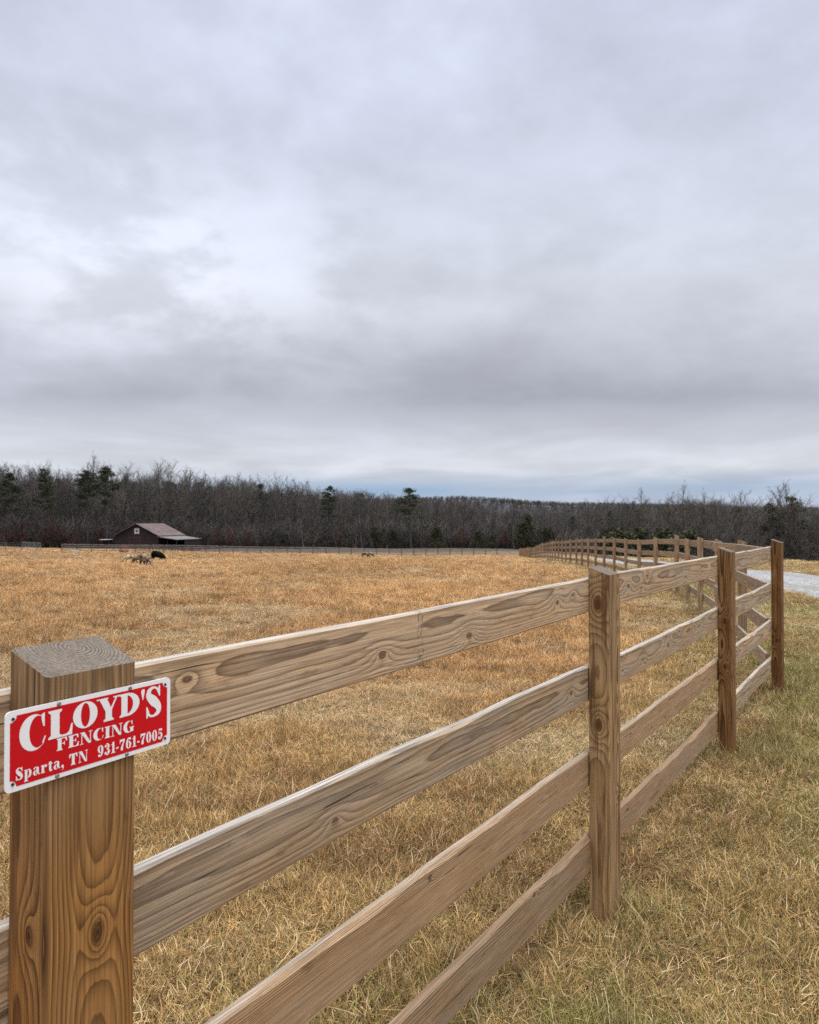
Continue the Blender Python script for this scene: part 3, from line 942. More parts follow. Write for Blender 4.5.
def fence_side(x, y):
    """metres to the field side of the fence lines (negative: verge)"""
    d1 = -(x - NC[1][0]) * U.y + (y - NC[1][1]) * U.x
    d2 = np.where(y > P4[1], fence_x(y) - x, 99)
    return np.minimum(d1, np.where(y > P4[1], d2, 99)) if False else np.where(y > P4[1], np.minimum(d2, 50), d1)


def band(y0, y1, dens, smul, hmul):
    A = .62 * (y1 * y1 - y0 * y0) + 3 * (y1 - y0)
    n = int(A * dens)
    q = nr.random(n * 2)
    y = y0 + (y1 - y0) * nr.random(n * 2)
    hw = .62 * y + 1.5
    keep = nr.random(n * 2) < hw / (.62 * y1 + 1.5)
    y = y[keep][:n]; hw = hw[keep][:n]
    x = (nr.random(len(y)) * 2 - 1) * hw
    return x, y, np.full(len(y), smul), np.full(len(y), hmul)


bands = [band(1.0, 4, 850, 1, 1), band(4, 8, 640, 1, 1), band(8, 14, 260, 1.25, 1.0), band(14, 24, 95, 1.6, 1.0), band(24, 45, 26, 2.2, 1.0), band(45, 85, 8.5, 3.4, 1.0), band(85, 150, 3.4, 5.0, 1.0)]
x = np.concatenate([b[0] for b in bands]); y = np.concatenate([b[1] for b in bands])
sm = np.concatenate([b[2] for b in bands]); hm = np.concatenate([b[3] for b in bands])
rdx = x - (fence_x(np.clip(y, -50, 150)) + 5.0)
ok = (np.abs(rdx) > 1.35 + .75 * nr.random(len(x)) ** .5)
x, y, sm, hm, rdx = x[ok], y[ok], sm[ok], hm[ok], rdx[ok]
side = fence_side(x, y)
N = len(x)
patch = vnoise(x, y, .55, 1) * .6 + vnoise(x, y, 1.9, 2) * .4
patch2 = vnoise(x, y, .16, 3) * .6 + vnoise(x, y, .6, 4) * .4
patch3 = vnoise(x, y, 2.6, 5)
field = sstep(.3, 2.2, side) * (.35 + .65 * sstep(3, 9, y))                   # mature field grass vs mown verge
field = np.where(side < 0, 0, field)
straw = np.array([.52, .34, .135]); orange = np.array([.68, .375, .145]); green = np.array([.19, .195, .06]); brown = np.array([.25, .135, .055])
w_or = np.clip(field * (.45 + .8 * patch2) + .3 * sstep(.5, .8, patch3), 0, .95)
w_gr = np.clip((1 - field) * sstep(.38, .72, patch) * (.22 + .25 * (side < 0)), 0, .5) * (1 - sstep(25, 60, y))
w_br = sstep(.45, .8, patch3) * .5 + (nr.random(N) < .2) * .45
tint = straw[None] * (1 - w_or[:, None]) + orange[None] * w_or[:, None]
tint = tint * (1 - w_br[:, None]) + brown[None] * w_br[:, None]
gprob = np.clip(.10 + w_gr * 1.1 * nr.uniform(.3, 1.5, N) + (.16 + .24 * sstep(.35, .6, vnoise(x, y, .8, 35))) * (side < 0) * (1 - sstep(15, 30, y)), 0, .85) * (1 - .8 * field)
tint *= nr.uniform(.55, 1.25, N)[:, None]
flat_ = sstep(.55, .75, vnoise(x, y, .33, 31) * .6 + vnoise(x, y, 1.1, 32) * .4)          # flattened, bleached patches
tint = tint * (1 - .55 * flat_[:, None]) + np.array([.56, .42, .235])[None] * .55 * flat_[:, None]
tint *= (.80 + .40 * vnoise(x, y * .45, .21, 33))[:, None]
idx = nr.integers(0, 6, N)
u_ = nr.random(N)
long_ = (u_ < .08 + .16 * (side < 0) * sstep(.3, .6, patch))
idx = np.where(long_, 6 + nr.integers(0, 5, N), idx)
idx = np.where((nr.random(N) < .06), 16 + nr.integers(0, 4, N), idx)
tall = nr.random(N) < field * (.08 + .4 * sstep(4, 16, y)) * (.35 + .65 * sstep(.35, .65, vnoise(x, y, .9, 8) * .5 + patch2 * .5))
idx = np.where(tall, 11 + nr.integers(0, 5, N), idx)
s = sm * nr.uniform(.7, 1.25, N)
hz = np.where(tall, nr.uniform(.5, 1.0, N), nr.uniform(.7, 1.2, N)) * (1 + .5 * sstep(10, 40, y))
hz = np.where(rdx > -2.15, hz * .8, hz)
hz = hz * (.55 + .9 * vnoise(x, y, 3.1, 21)) * (1 - .45 * flat_)
z = ground(x, y)
ex, ey = [], []
for i in (1, 2, 3, 4):                                            # untrimmed tufts round the feet of the posts
    u, nv = frame(i); c = Vector(NC[i]) + u * PW / 2 + nv * PDP / 2
    for k in range(46):
        a = rnd.uniform(0, 6.28); r_ = rnd.uniform(.08, .24)
        ex.append(c.x + math.cos(a) * r_ * 1.1); ey.append(c.y + math.sin(a) * r_)
ex, ey = np.array(ex), np.array(ey); E_ = len(ex)
x = np.r_[x, ex]; y = np.r_[y, ey]; z = np.r_[z, ground(ex, ey)]; s = np.r_[s, nr.uniform(.7, 1.15, E_)]; hz = np.r_[hz, nr.uniform(.8, 1.5, E_)]
idx = np.r_[idx, 6 + nr.integers(0, 5, E_)]; tint = np.vstack([tint, straw[None] * nr.uniform(.5, 1.1, (E_, 1))]); gprob = np.r_[gprob, nr.uniform(.25, .7, E_)]
N = len(x)
grass = scatter("grass", GC, np.c_[x, y, z], np.c_[nr.normal(0, .16, N), nr.normal(0, .16, N), nr.uniform(0, 6.28, N)], np.c_[s, s, hz], idx, np.c_[tint, gprob])
tag(grass, "dry straw and orange grass over the field with green blades in the mown verge", "grass", kind="stuff")


# ------------------------------------------------------------------ trees
def segs_mesh(name, P0, P1, R0, R1, n, mat):
    P0, P1, R0, R1 = np.array(P0, float), np.array(P1, float), np.array(R0, float), np.array(R1, float)
    d = P1 - P0
    d /= np.linalg.norm(d, axis=1, keepdims=True) + 1e-9
    ref = np.where(np.abs(d[:, 2:3]) > .9, np.array([[1., 0, 0]]), np.array([[0, 0, 1.]]))
    u = np.cross(d, ref); u /= np.linalg.norm(u, axis=1, keepdims=True)
    w = np.cross(d, u)
    rings = []
    for P, R in ((P0, R0), (P1, R1)):
        for k in range(n):
            t = 2 * math.pi * k / n
            rings.append(P + (u * math.cos(t) + w * math.sin(t)) * R[:, None])
    V = np.stack(rings, 1).reshape(-1, 3)
    base = np.arange(len(P0))[:, None] * 2 * n
    F_ = np.concatenate([base + np.array([[k, (k + 1) % n, n + (k + 1) % n, n + k]]) for k in range(n)], 0)
    me = bpy.data.meshes.new(name)
    me.from_pydata(V.tolist(), [], F_.tolist())
    me.materials.append(mat)
    return me


def bark(name, a, b):
    m, g, bs = material(name)
    tc = g.n("ShaderNodeTexCoord").outputs["Object"]
    r_ = g.n("ShaderNodeObjectInfo").outputs["Random"]
    c = g.mix(g.mapr(g.noise(tc, .8, 4), .35, .65), a, b)
    t = g.mapr(r_, 0, 1, .65, 1.35, False)
    c = g.mix(1.0, c, g.vec(t, t, g.m('MULTIPLY', t, .97)), 'MULTIPLY')
    g.put(bs.inputs["Base Color"], c); bs.inputs["Roughness"].default_value = .95
    return m


M_bark = bark("grey_bark", (.046, .041, .037), (.078, .071, .064))
M_twig = bark("bare_twigs", (.076, .066, .060), (.120, .107, .096))


def bare_tree(seed, H=20.0, low=.28):
    """trunk and limbs in one mesh, twigs in another"""
    r = random.Random(seed)
    T0, T1, TR0, TR1 = [], [], [], []
    B0, B1, BR0, BR1 = [], [], [], []
    p = Vector((0, 0, -.6)); r0 = H * .0105
    nseg = 10
    spine = [p.copy()]
    dirn = Vector((0, 0, 1))
    for i in range(nseg):
        dirn = (dirn + Vector((r.gauss(0, .05), r.gauss(0, .05), .1))).normalized()
        q = spine[-1] + dirn * (H * .93 + .6) / nseg
        f0, f1 = 1 - i / nseg, 1 - (i + 1) / nseg
        T0.append(spine[-1][:]); T1.append(q[:]); TR0.append(r0 * (.12 + .88 * f0)); TR1.append(r0 * (.12 + .88 * f1))
        spine.append(q)

    def sp(t):
        k = min(int(t * nseg), nseg - 1)
        return spine[k].lerp(spine[k + 1], t * nseg - k)
    nl = r.randint(17, 22)
    for k in range(nl):
        t = low + (1 - low) * ((k + r.random()) / nl) ** .9
        a = k * 2.4 + r.uniform(-.5, .5)
        Ln = H * r.uniform(.16, .27) * (1.15 - .75 * max(0, t - .45))
        el = r.uniform(.35, .9) + .45 * t
        o = sp(min(t, .985))
        d = Vector((math.cos(a) * math.cos(el), math.sin(a) * math.cos(el), math.sin(el)))
        rl = r0 * .34 * (1.1 - .75 * t)
        cur = o.copy(); pts_ = [cur.copy()]
        for j in range(4):
            d = (d + Vector((r.gauss(0, .16), r.gauss(0, .16), .12))).normalized()
            nx = cur + d * Ln / 4
            T0.append(cur[:]); T1.append(nx[:]); TR0.append(rl * (1 - j * .22)); TR1.append(rl * (1 - (j + 1) * .22) + .006)
            cur = nx; pts_.append(cur.copy())
        for j in range(7):
            tt = .22 + .78 * (j + r.random()) / 7
            kk = min(int(tt * 4), 3)
            o2 = pts_[kk].lerp(pts_[kk + 1], tt * 4 - kk)
            d2 = (d * .6 + Vector((r.gauss(0, .55), r.gauss(0, .55), r.gauss(.35, .35)))).normalized()
            L2 = Ln * r.uniform(.28, .5)
            m2 = o2 + d2 * L2 * .5
            d3 = (d2 + Vector((r.gauss(0, .25), r.gauss(0, .25), .2))).normalized()
            e2 = m2 + d3 * L2 * .5
            B0 += [o2[:], m2[:]]; B1 += [m2[:], e2[:]]; BR0 += [.028, .02]; BR1 += [.02, .011]
            for w in range(6):
                o3 = (o2.lerp(m2, r.random()) if w < 2 else m2.lerp(e2, r.random()))
                d4 = (d3 * .7 + Vector((r.gauss(0, .6), r.gauss(0, .6), r.gauss(.3, .4)))).normalized()
                e3 = o3 + d4 * L2 * r.uniform(.3, .6)
                B0.append(o3[:]); B1.append(e3[:]); BR0.append(.016); BR1.append(.005)
                if w % 2:
                    e4 = o3.lerp(e3, .5) + (d4 + Vector((r.gauss(0, .7), r.gauss(0, .7), r.gauss(.2, .4)))).normalized() * L2 * .3
                    B0.append(o3.lerp(e3, .5)[:]); B1.append(e4[:]); BR0.append(.012); BR1.append(.004)
    return segs_mesh("trunk", T0, T1, TR0, TR1, 5, M_bark), segs_mesh("crown", B0, B1, BR0, BR1, 3, M_twig)


def foliage_mat(name, a, b):
    m, g, bs = material(name)
    tc = g.n("ShaderNodeTexCoord").outputs["Object"]
    r_ = g.n("ShaderNodeObjectInfo").outputs["Random"]
    c = g.mix(g.mapr(g.noise(tc, 1.6, 4), .35, .65), a, b)
    t = g.mapr(r_, 0, 1, .75, 1.25, False)
    c = g.mix(1.0, c, g.vec(t, t, t), 'MULTIPLY')
    g.put(bs.inputs["Base Color"], c); bs.inputs["Roughness"].default_value = .9; bs.inputs["Specular IOR Level"].default_value = .05
    return m


M_needle = foliage_mat("pine_needles", (.034, .042, .024), (.066, .074, .042))
M_cedar = foliage_mat("cedar_foliage", (.044, .047, .025), (.078, .077, .044))
M_oak = foliage_mat("dead_oak_leaves", (.070, .036, .030), (.12, .058, .044))


def cards(name, C, S, seed, mat, flat=.5):
    """many small leaf faces, each with its own direction"""
    r = np.random.default_rng(seed)
    C = np.asarray(C, float); S = np.asarray(S, float)
    n = len(C)
    nrm = r.normal(size=(n, 3)); nrm[:, 2] = nrm[:, 2] * flat + .4
    nrm /= np.linalg.norm(nrm, axis=1, keepdims=True)
    t = np.cross(nrm, r.normal(size=(n, 3))); t /= np.linalg.norm(t, axis=1, keepdims=True)
    bt = np.cross(nrm, t)
    a, b_ = S[:, None] * t, S[:, None] * bt * .45
    V = np.stack([C - a, C - b_, C + a, C + b_], 1).reshape(-1, 3)
    F_ = (np.arange(n)[:, None] * 4 + np.arange(4)[None]).tolist()
    me = bpy.data.meshes.new(name)
    me.from_pydata(V.tolist(), [], F_); me.materials.append(mat)
    return me


def pine(seed, H=20.0, crown=.45):
    r = random.Random(seed); nn = np.random.default_rng(seed)
    T0, T1, R0, R1, C, S = [], [], [], [], [], []
    lean = Vector((r.gauss(0, .02), r.gauss(0, .02), 1))
    for i in range(8):
        a, b_ = -.6 + (H + .4) * i / 8, -.6 + (H + .4) * (i + 1) / 8
        T0.append((lean * a)[:]); T1.append((lean * b_)[:]); R0.append(H * .011 * (1.05 - i / 8)); R1.append(H * .011 * (1.05 - (i + 1) / 8))
    nb = 34
    for k in range(nb):
        t = (1 - crown) + crown * (k + r.random()) / nb
        if r.random() < .12: t -= r.uniform(.05, .25)
        a = r.uniform(0, 6.28)
        q = (t - (1 - crown)) / crown
        Ln = H * .17 * (1.05 - q ** 2 * .85) * r.uniform(.5, 1.15)
        o = lean * (H * t)
        e = o + Vector((math.cos(a) * Ln, math.sin(a) * Ln, Ln * r.uniform(-.05, .45)))
        T0.append(o[:]); T1.append(e[:]); R0.append(.07); R1.append(.02)
        for w in range(5):
            c = o.lerp(e, .4 + .6 * w / 4)
            n_ = 17
            pts_ = nn.normal(size=(n_, 3)) * np.array([.36, .36, .17]) * (H / 20) * 1.15 + np.array(c[:])
            C.append(pts_); S.append(nn.uniform(.12, .28, n_) * H / 20)
    return segs_mesh("trunk", T0, T1, R0, R1, 6, M_bark), cards("crown", np.concatenate(C), np.concatenate(S), seed, M_needle)


def cone_tree(seed, H=7.0, mat=None, wid=.42, low=.03):
    nn = np.random.default_rng(seed)
    n = 2600
    t = nn.random(n) ** .8
    ang = nn.uniform(0, 6.28, n)
    lob = 1 + .25 * np.sin(ang * 3 + seed) * np.sin(t * 17 + seed) + .2 * np.sin(ang * 5 + t * 30)
    rr_ = H * wid * np.clip(1 - t, 0, 1) ** .42 * (.72 + .25 * np.sin(t * 8 + seed) + .2 * np.sin(ang * 2 + seed + t * 6)) * lob * np.sqrt(nn.uniform(.25, 1, n))
    C = np.c_[rr_ * np.cos(ang), rr_ * np.sin(ang), H * (low + (1 - low) * t)]
    C += nn.normal(0, .22, C.shape)
    return segs_mesh("trunk", [(0, 0, -.4), (0, 0, H * .4)], [(0, 0, H * .4), (0, 0, H * .95)], [H * .014, H * .009], [H * .009, .01], 6, M_bark), cards("crown", C, nn.uniform(.10, .26, n), seed, mat or M_cedar)


def leafy(seed, H=6.0):
    """small oak that still holds its dead leaves"""
    nn = np.random.default_rng(seed); r = random.Random(seed)
    T0, T1, R0, R1, C, S = [(0, 0, -.4)], [(.1, 0, H * .8)], [H * .012], [.02], [], []
    for k in range(16):
        t = r.uniform(.2, .85); a = r.uniform(0, 6.28); Ln = H * r.uniform(.18, .34)
        o = Vector((.1 * t, 0, H * t)); e = o + Vector((math.cos(a) * Ln, math.sin(a) * Ln, Ln * .5))
        T0.append(o[:]); T1.append(e[:]); R0.append(.035); R1.append(.012)
        for w in range(4):
            c = o.lerp(e, .45 + .55 * w / 3)
            C.append(nn.normal(size=(16, 3)) * .38 + np.array(c[:])); S.append(nn.uniform(.09, .2, 16))
    return segs_mesh("trunk", T0, T1, R0, R1, 5, M_bark), cards("crown", np.concatenate(C), np.concatenate(S), seed, M_oak)


def plant(name, meshes, loc, rz, sc, label, cat, group=None):
    t = empty(name, loc, rz)
    t.scale = sc if isinstance(sc, tuple) else (sc, sc, sc)
    tag(t, label, cat, group)
    for nm, me in zip(("trunk", "crown"), meshes):
        o = link(bpy.data.objects.new(nm, me)); o.parent = t
    return t


BT_ = [bare_tree(40 + i, 20, r_) for i, r_ in enumerate((.22, .3, .38, .25, .42, .3, .2, .34))]
PN = [pine(70 + i, 20, c) for i, c in enumerate((.34, .42, .5))]
CD = [cone_tree(80 + i) for i in range(3)]
OK_ = [leafy(90 + i) for i in range(3)]

TPX = [-200, 0, 50, 100, 150, 200, 240, 300, 350, 400, 450, 500, 560, 600, 640, 680, 720, 760, 790, 819, 1000]
TPY = [464, 465, 474, 472, 474, 478, 480, 487, 491, 496, 502, 510, 510, 508, 505, 502, 502, 508, 505, 508, 508]
ZPX = [-200, 0, 480, 520, 560, 620, 680, 720, 1000]
ZPY = [215, 215, 228, 218, 205, 180, 158, 146, 138]


def tree_top(px, y, z):
    """height a tree on ground z at distance y needs to reach the skyline there"""
    return (HOR - np.interp(px, TPX, TPY)) / F * y + EYE - z


lab = {0: ("bare grey-brown tree in the woods beyond the far field fence", "bare trees beyond the far fence"),
       1: ("bare grey-brown tree in the woods beyond the gravel driveway", "bare trees beyond the driveway")}
cnt = 0
for row in range(4):
    px = -70.0
    while px < 890:
        y = float(np.interp(px, ZPX, ZPY)) + row * 6 + rnd.uniform(-2.5, 2.5)
        p = at(px, y)
        h = tree_top(px, y, p.z) * rnd.uniform(.80, 1.0)
        if rnd.random() < .13: h *= 1.10
        if px > 600 and rnd.random() < .16: h *= 1.10
        side_ = 1 if px > 510 else 0
        v = BT_[rnd.randrange(8)]
        sxy = h / 20 * rnd.uniform(.85, 1.15)
        plant("bare_tree", v, p, rnd.uniform(0, 6.28), (sxy, sxy, h / 20), lab[side_][0], "tree", lab[side_][1])
        cnt += 1
        px += rnd.uniform(11, 18) * (1.0 if px < 620 else 1.25)


# the wood behind, and the far hill
def join_variant(pair):
    a, b = pair
    V, F_, mi = [], [], []
    for k, me in enumerate((a, b)):
        o0 = len(V)
        V += [v.co[:] for v in me.vertices]
        for p in me.polygons:
            F_.append(tuple(o0 + i for i in p.vertices)); mi.append(k)
    m = bpy.data.meshes.new("wood_tree"); m.from_pydata(V, [], F_)
    m.materials.append(a.materials[0]); m.materials.append(b.materials[0])
    m.polygons.foreach_set("material_index", mi)
    return m


WC = hidden_collection("wood_trees", [join_variant(v) for v in BT_[:6]] + [join_variant(PN[1]), join_variant(CD[0])])
n = 1900
wx = nr.uniform(-220, 1040, n)
wd = 24 + 130 * nr.random(n) ** 1.3
wy = np.interp(wx, ZPX, ZPY) + wd
X = (wx - 409.5) / F * wy
Z = ground(X, wy)
hh = np.clip((HOR - np.interp(wx, TPX, TPY)) / F * wy + EYE - Z, 8, 27) * nr.uniform(.72, .97, n)
ii = np.where(nr.random(n) < np.where(wx > 480, .86, .92), nr.integers(0, 6, n), 6)
sx = hh / 20 * nr.uniform(.9, 1.2, n)
wd_o = scatter("woodland", WC, np.c_[X, wy, Z], np.c_[np.zeros(n), np.zeros(n), nr.uniform(0, 6.28, n)], np.c_[sx, sx, hh / 20], ii)
tag(wd_o, "dense grey-brown winter wood behind the first rows of trees", "woodland", kind="stuff")

# distant hill
hx = np.linspace(-1600, 2600, 141); hy = np.linspace(520, 2600, 70)
HX, HY = np.meshgrid(hx, hy)


def hill(x, y):
    px = x / y * F + 409.5
    ridge = np.interp(px, [-500, 200, 420, 480, 540, 600, 700, 819, 1200], [508, 505, 504, 504, 507, 508, 510, 513, 512])
    zt = (HOR - ridge) / F * 1600 + 1.6
    s_ = sstep(560, 1600, y)
    und = 5 * np.sin(x * .006 + 1) + 3 * np.sin(x * .017 + y * .004)
    return -26 + (zt + 26) * s_ + und * s_ * (1 - sstep(1500, 1650, y)) * .5 - sstep(1650, 2500, y) * 40


HZ = hill(HX, HY)
fs = [(j * 141 + i, j * 141 + i + 1, (j + 1) * 141 + i + 1, (j + 1) * 141 + i) for j in range(69) for i in range(140)]
me = bpy.data.meshes.new("hills"); me.from_pydata(np.c_[HX.ravel(), HY.ravel(), HZ.ravel()].tolist(), [], fs)
me.materials.append(plain("hill_floor", (.034, .033, .036), var=.2, scale=.02))
tag(link(bpy.data.objects.new("hills", me)), kind="structure")
n = 11000
hy_ = 760 + 940 * nr.random(n) ** .8; hx_ = (nr.uniform(-150, 980, n) - 409.5) / F * hy_
hh = nr.uniform(8, 12.5, n)
ii = np.where(nr.random(n) < .985, nr.integers(0, 6, n), 6)
ho = scatter("hill_forest", WC, np.c_[hx_, hy_, hill(hx_, hy_)], np.c_[np.zeros(n), np.zeros(n), nr.uniform(0, 6.28, n)], np.c_[hh / 9, hh / 9, hh / 20], ii)
tag(ho, "far bluish-grey forest covering the long low ridge on the horizon", "forest", kind="stuff")

# trees that stand out
for px, y, top, k, lb_ in ((8, 209, 474, 1, "dark pine at the far left edge of the woods"), (43, 208, 470, 2, "dark pine with a full crown left of the twin tall pines"),
                           (88, 206, 471, 0, "tall slim pine with bare trunk, left one of the twin pines behind the barn field"),
                           (107, 206, 467, 0, "tall slim pine with bare trunk, right one of the twin pines left of the barn"),
                           (329, 221, 487, 1, "small-crowned pine poking above the bare wood left of centre"),
                           (411, 216, 489, 1, "single dark round-crowned pine rising above the centre of the woods"),
                           (793, 152, 499, 2, "dark broad pine above the woods right of the corner post"),
                           (772, 150, 505, 1, "dark lower pine beside the broad pine near the right edge")):
    p = at(px, y)
    h = (HOR - top) / F * y + EYE - p.z
    sc = h / 20
    w = sc * (1.25 if px == 793 else 1.6 if px == 411 else 1.0)
    plant("pine_tree", PN[k], p, rnd.uniform(0, 6.28), (w, w, sc), lb_, "pine tree")
for px, y, h, w, lb_ in ((262, 217, 3.6, 1.5, "low rounded green cedar at the wood edge left of the pair"), (283, 217, 3.3, 1.6, "low wide green cedar at the wood edge right of the barn"),
                         (374, 219, 7.0, 1.35, "green young pine left of the dark round-crowned pine"), (392, 218, 6.0, 1.5, "bushy green cedar just left of the dark round-crowned pine"),
                         (437, 218, 6.8, 1.35, "bushy green cedar just right of the dark round-crowned pine"), (478, 216, 5.6, 1.2, "dark green cedar above the grey metal gate"),
                         (492, 214, 4.2, 1.4, "small green cedar beside the grey metal gate"), (528, 200, 10.5, 1.0, "tall dark cedar right of the grey metal gate"),
                         (522, 201, 8.0, 1.2, "dark cedar leaning against the tall one near the gate"), (548, 198, 6.5, 1.5, "green cedar behind the start of the driveway fence curve"),
                         (570, 196, 5.8, 1.6, "rounded green cedar behind the driveway fence"), (590, 190, 5.5, 1.5, "olive green cedar behind the driveway fence posts"),
                         (620, 176, 5.2, 1.5, "low green cedar behind the driveway fence, right of the olive one"), (688, 150, 8.5, 1.3, "green cedar in the dip behind the corner of the fence"),
                         (607, 182, 5, 1.2, "dark olive cedar behind the driveway fence between two lower ones"), (642, 168, 5, 1.6, "broad dark cedar in the dip behind the driveway fence"), (663, 160, 5, 1.3, "dark cedar left of the one behind the fence corner"), (150, 214, 4.2, 1.3, "small dark cedar directly behind the barn roof"), (31, 207, 3.6, 1.3, "small green cedar between the reddish oaks")):
    p = at(px, y + (1 if px < 600 else 4))
    if px > 600: h = (HOR - 532 + (px % 7) - 3) / F * y + EYE - p.z
    s_ = h / 7 * (.88 if px < 600 else 1.0)
    plant("cedar_tree", CD[int(px) % 3], p, rnd.uniform(0, 6.28), (s_ * w, s_ * w, s_), lb_, "cedar")
for px, y, h in ((4, 208, 6.5), (18, 209, 7.5), (24, 208, 5), (44, 209, 6.8), (55, 208, 7.5), (66, 209, 6.5), (98, 210, 6), (76, 209, 5), (217, 214, 5.5), (232, 215, 6), (247, 215, 5.2), (120, 212, 6), (462, 217, 5),
                 (503, 214, 4.6), (338, 219, 4.5), (312, 219, 4.2)):
    s_ = h / 6
    plant("oak_sapling", OK_[int(px) % 3], at(px, y), rnd.uniform(0, 6.28), s_, "young oak still holding rust-red dead leaves at the foot of the woods", "tree", "rust-leaved oaks along the wood edge")

# ------------------------------------------------------------------ barn and small things beyond the field
BP = at(137, 188)
barn = empty("barn", BP, math.radians(-14))
tag(barn, "dark red-brown barn with rusty metal roof and a quilt square on its gable", "barn")
M_wall = plain("barn_boards", (.032, .020, .018), var=.35, scale=1.5)
M_roof = plain("rusty_metal_roof", (.125, .090, .083), rough=.7, var=.3, scale=.6, metal=.1)
M_tin = plain("grey_metal_roof", (.16, .15, .147), rough=.6, var=.15, scale=.8, metal=.1)
M_dark = plain("barn_interior", (.012, .010, .010), var=.2)
Wd, Ev, Rg, Lg = 12.2, 4.1, 6.95, 11.5
w2 = Wd / 2
mb = MB()
mb.add([(-w2, 0, -.8), (w2, 0, -.8), (w2, 0, Ev), (0, 0, Rg), (-w2, 0, Ev), (-w2, Lg, -.8), (w2, Lg, -.8), (w2, Lg, Ev), (0, Lg, Rg), (-w2, Lg, Ev)],
       [(0, 1, 2, 3, 4), (9, 8, 7, 6, 5), (0, 4, 9, 5), (1, 6, 7, 2)])
mb.build("wall", M_wall, barn)
rf = MB()
for s_ in (-1, 1):
    a, b_ = (s_ * (w2 + .45), Ev - .10), (0, Rg + .12)
    rf.add([(a[0], -.5, a[1]), (b_[0], -.5, b_[1]), (b_[0], Lg + .5, b_[1]), (a[0], Lg + .5, a[1]), (a[0], -.5, a[1] - .12), (b_[0], -.5, b_[1] - .12), (b_[0], Lg + .5, b_[1] - .12), (a[0], Lg + .5, a[1] - .12)],
           [(0, 1, 2, 3), (4, 7, 6, 5), (0, 4, 5, 1), (3, 2, 6, 7), (0, 3, 7, 4)])
    for k in range(13):                                             # standing ribs of the sheets
        yk = -.4 + k * (Lg + .8) / 12
        rf.add([(a[0], yk, a[1] + .002), (b_[0], yk, b_[1] + .002), (b_[0], yk + .05, b_[1] + .05), (a[0], yk + .05, a[1] + .05), (a[0], yk + .1, a[1] + .002), (b_[0], yk + .1, b_[1] + .002)], [(0, 1, 2, 3), (3, 2, 5, 4)])
rf.build("roof", M_roof, barn)
lt = MB()
lx = w2 + 5.6
lt.add([(w2 + .05, -.6, 3.82), (lx, -.6, 3.1), (lx, Lg, 3.1), (w2 + .05, Lg, 3.82), (w2 + .05, -.6, 3.70), (lx, -.6, 2.96), (lx, Lg, 2.96), (w2 + .05, Lg, 3.70)], [(0, 1, 2, 3), (4, 7, 6, 5), (0, 4, 5, 1), (1, 5, 6, 2), (2, 6, 7, 3)])
lt.build("lean_to_roof", M_tin, barn)
lw = MB(); lw.box((w2 + 2.75, Lg - .3, 1.3), (5.4, .12, 4.2)); lw.box((lx - .2, Lg / 2 + 1.5, 1.0), (.12, Lg - 3.6, 3.8))
lw.build("lean_to_wall", M_wall, barn)
for k in (0, 1, 2):
    MB().box((w2 + .25 + k * 2.55, -.3, 1.1), (.16, .16, 3.8)).build("lean_to_post", M_wall, barn)
MB().box((-.5, -.03, 1.3), (3.2, .06, 4.4)).build("barn_door", plain("barn_door_boards", (.045, .020, .019), var=.3), barn)
tr_ = MB(); tr_.box((-2.15, -.06, 1.3), (.12, .08, 4.4)); tr_.box((1.15, -.06, 1.3), (.12, .08, 4.4)); tr_.box((-.5, -.06, 3.56), (3.5, .08, .12)); tr_.build("door_trim", plain("door_trim_paint", (.10, .06, .055)), barn)
q = MB()
q.box((0, -.05, 5.15), (1.35, .05, 1.35), mi=0)
for a in range(8):
    t0 = a * math.pi / 4
    p0 = Vector((math.cos(t0), math.sin(t0))) * .56; p1 = Vector((math.cos(t0 + .39), math.sin(t0 + .39))) * .24; p2 = Vector((math.cos(t0 - .39), math.sin(t0 - .39))) * .24
    q.add([(0, -.08, 5.15), (p2.x, -.08, 5.15 + p2.y), (p0.x, -.08, 5.15 + p0.y), (p1.x, -.08, 5.15 + p1.y)], [(0, 1, 2, 3)], 1 + a % 2)
q.build("quilt_square", [plain("quilt_white", (.62, .55, .52), var=.05), plain("quilt_red", (.20, .03, .035), var=.05), plain("quilt_dark", (.07, .03, .05), var=.05)], barn)

shp = at(106, 178) + Vector((0, 0, .9))
sh = empty("animal_shelter", shp)
tag(sh, "low open shelter with a pale tin roof left of the barn", "shelter")
MB().box((0, 0, 1.95), (2.5, 2.0, .10)).build("roof", plain("pale_tin", (.55, .55, .55), rough=.5, var=.1), sh)
MB().box((0, .95, -.3), (2.3, .06, 4.3)).build("back_wall", M_wall, sh)
for a in (-1.1, 1.1):
    MB().box((a, -.9, -.3), (.12, .12, 4.3)).build("post", M_wall, sh)
tp = at(75, 127)
tr = MB()
prof = [(.42, 0), (.48, .45), (.43, .45), (.38, .08)]
k = 16
tr.add([(r_ * math.cos(i * 2 * math.pi / k) * 1.4, r_ * math.sin(i * 2 * math.pi / k), z) for r_, z in prof for i in range(k)],
       [(j * k + i, j * k + (i + 1) % k, (j + 1) * k + (i + 1) % k, (j + 1) * k + i) for j in range(3) for i in range(k)] + [tuple(range(3 * k, 4 * k))])
o = tr.build("water_trough", plain("trough_white", (.65, .63, .6), var=.1)); o.location = tp
tag(o, "white oval water trough by the far fence left of the barn", "trough")
fp = at(124, 134)
fd = empty("hay_feeder", fp)
tag(fd, "red metal hay feeder in front of the barn behind the fence", "feeder")
M_rp = plain("red_feeder_paint", (.30, .025, .03), rough=.5, var=.2)
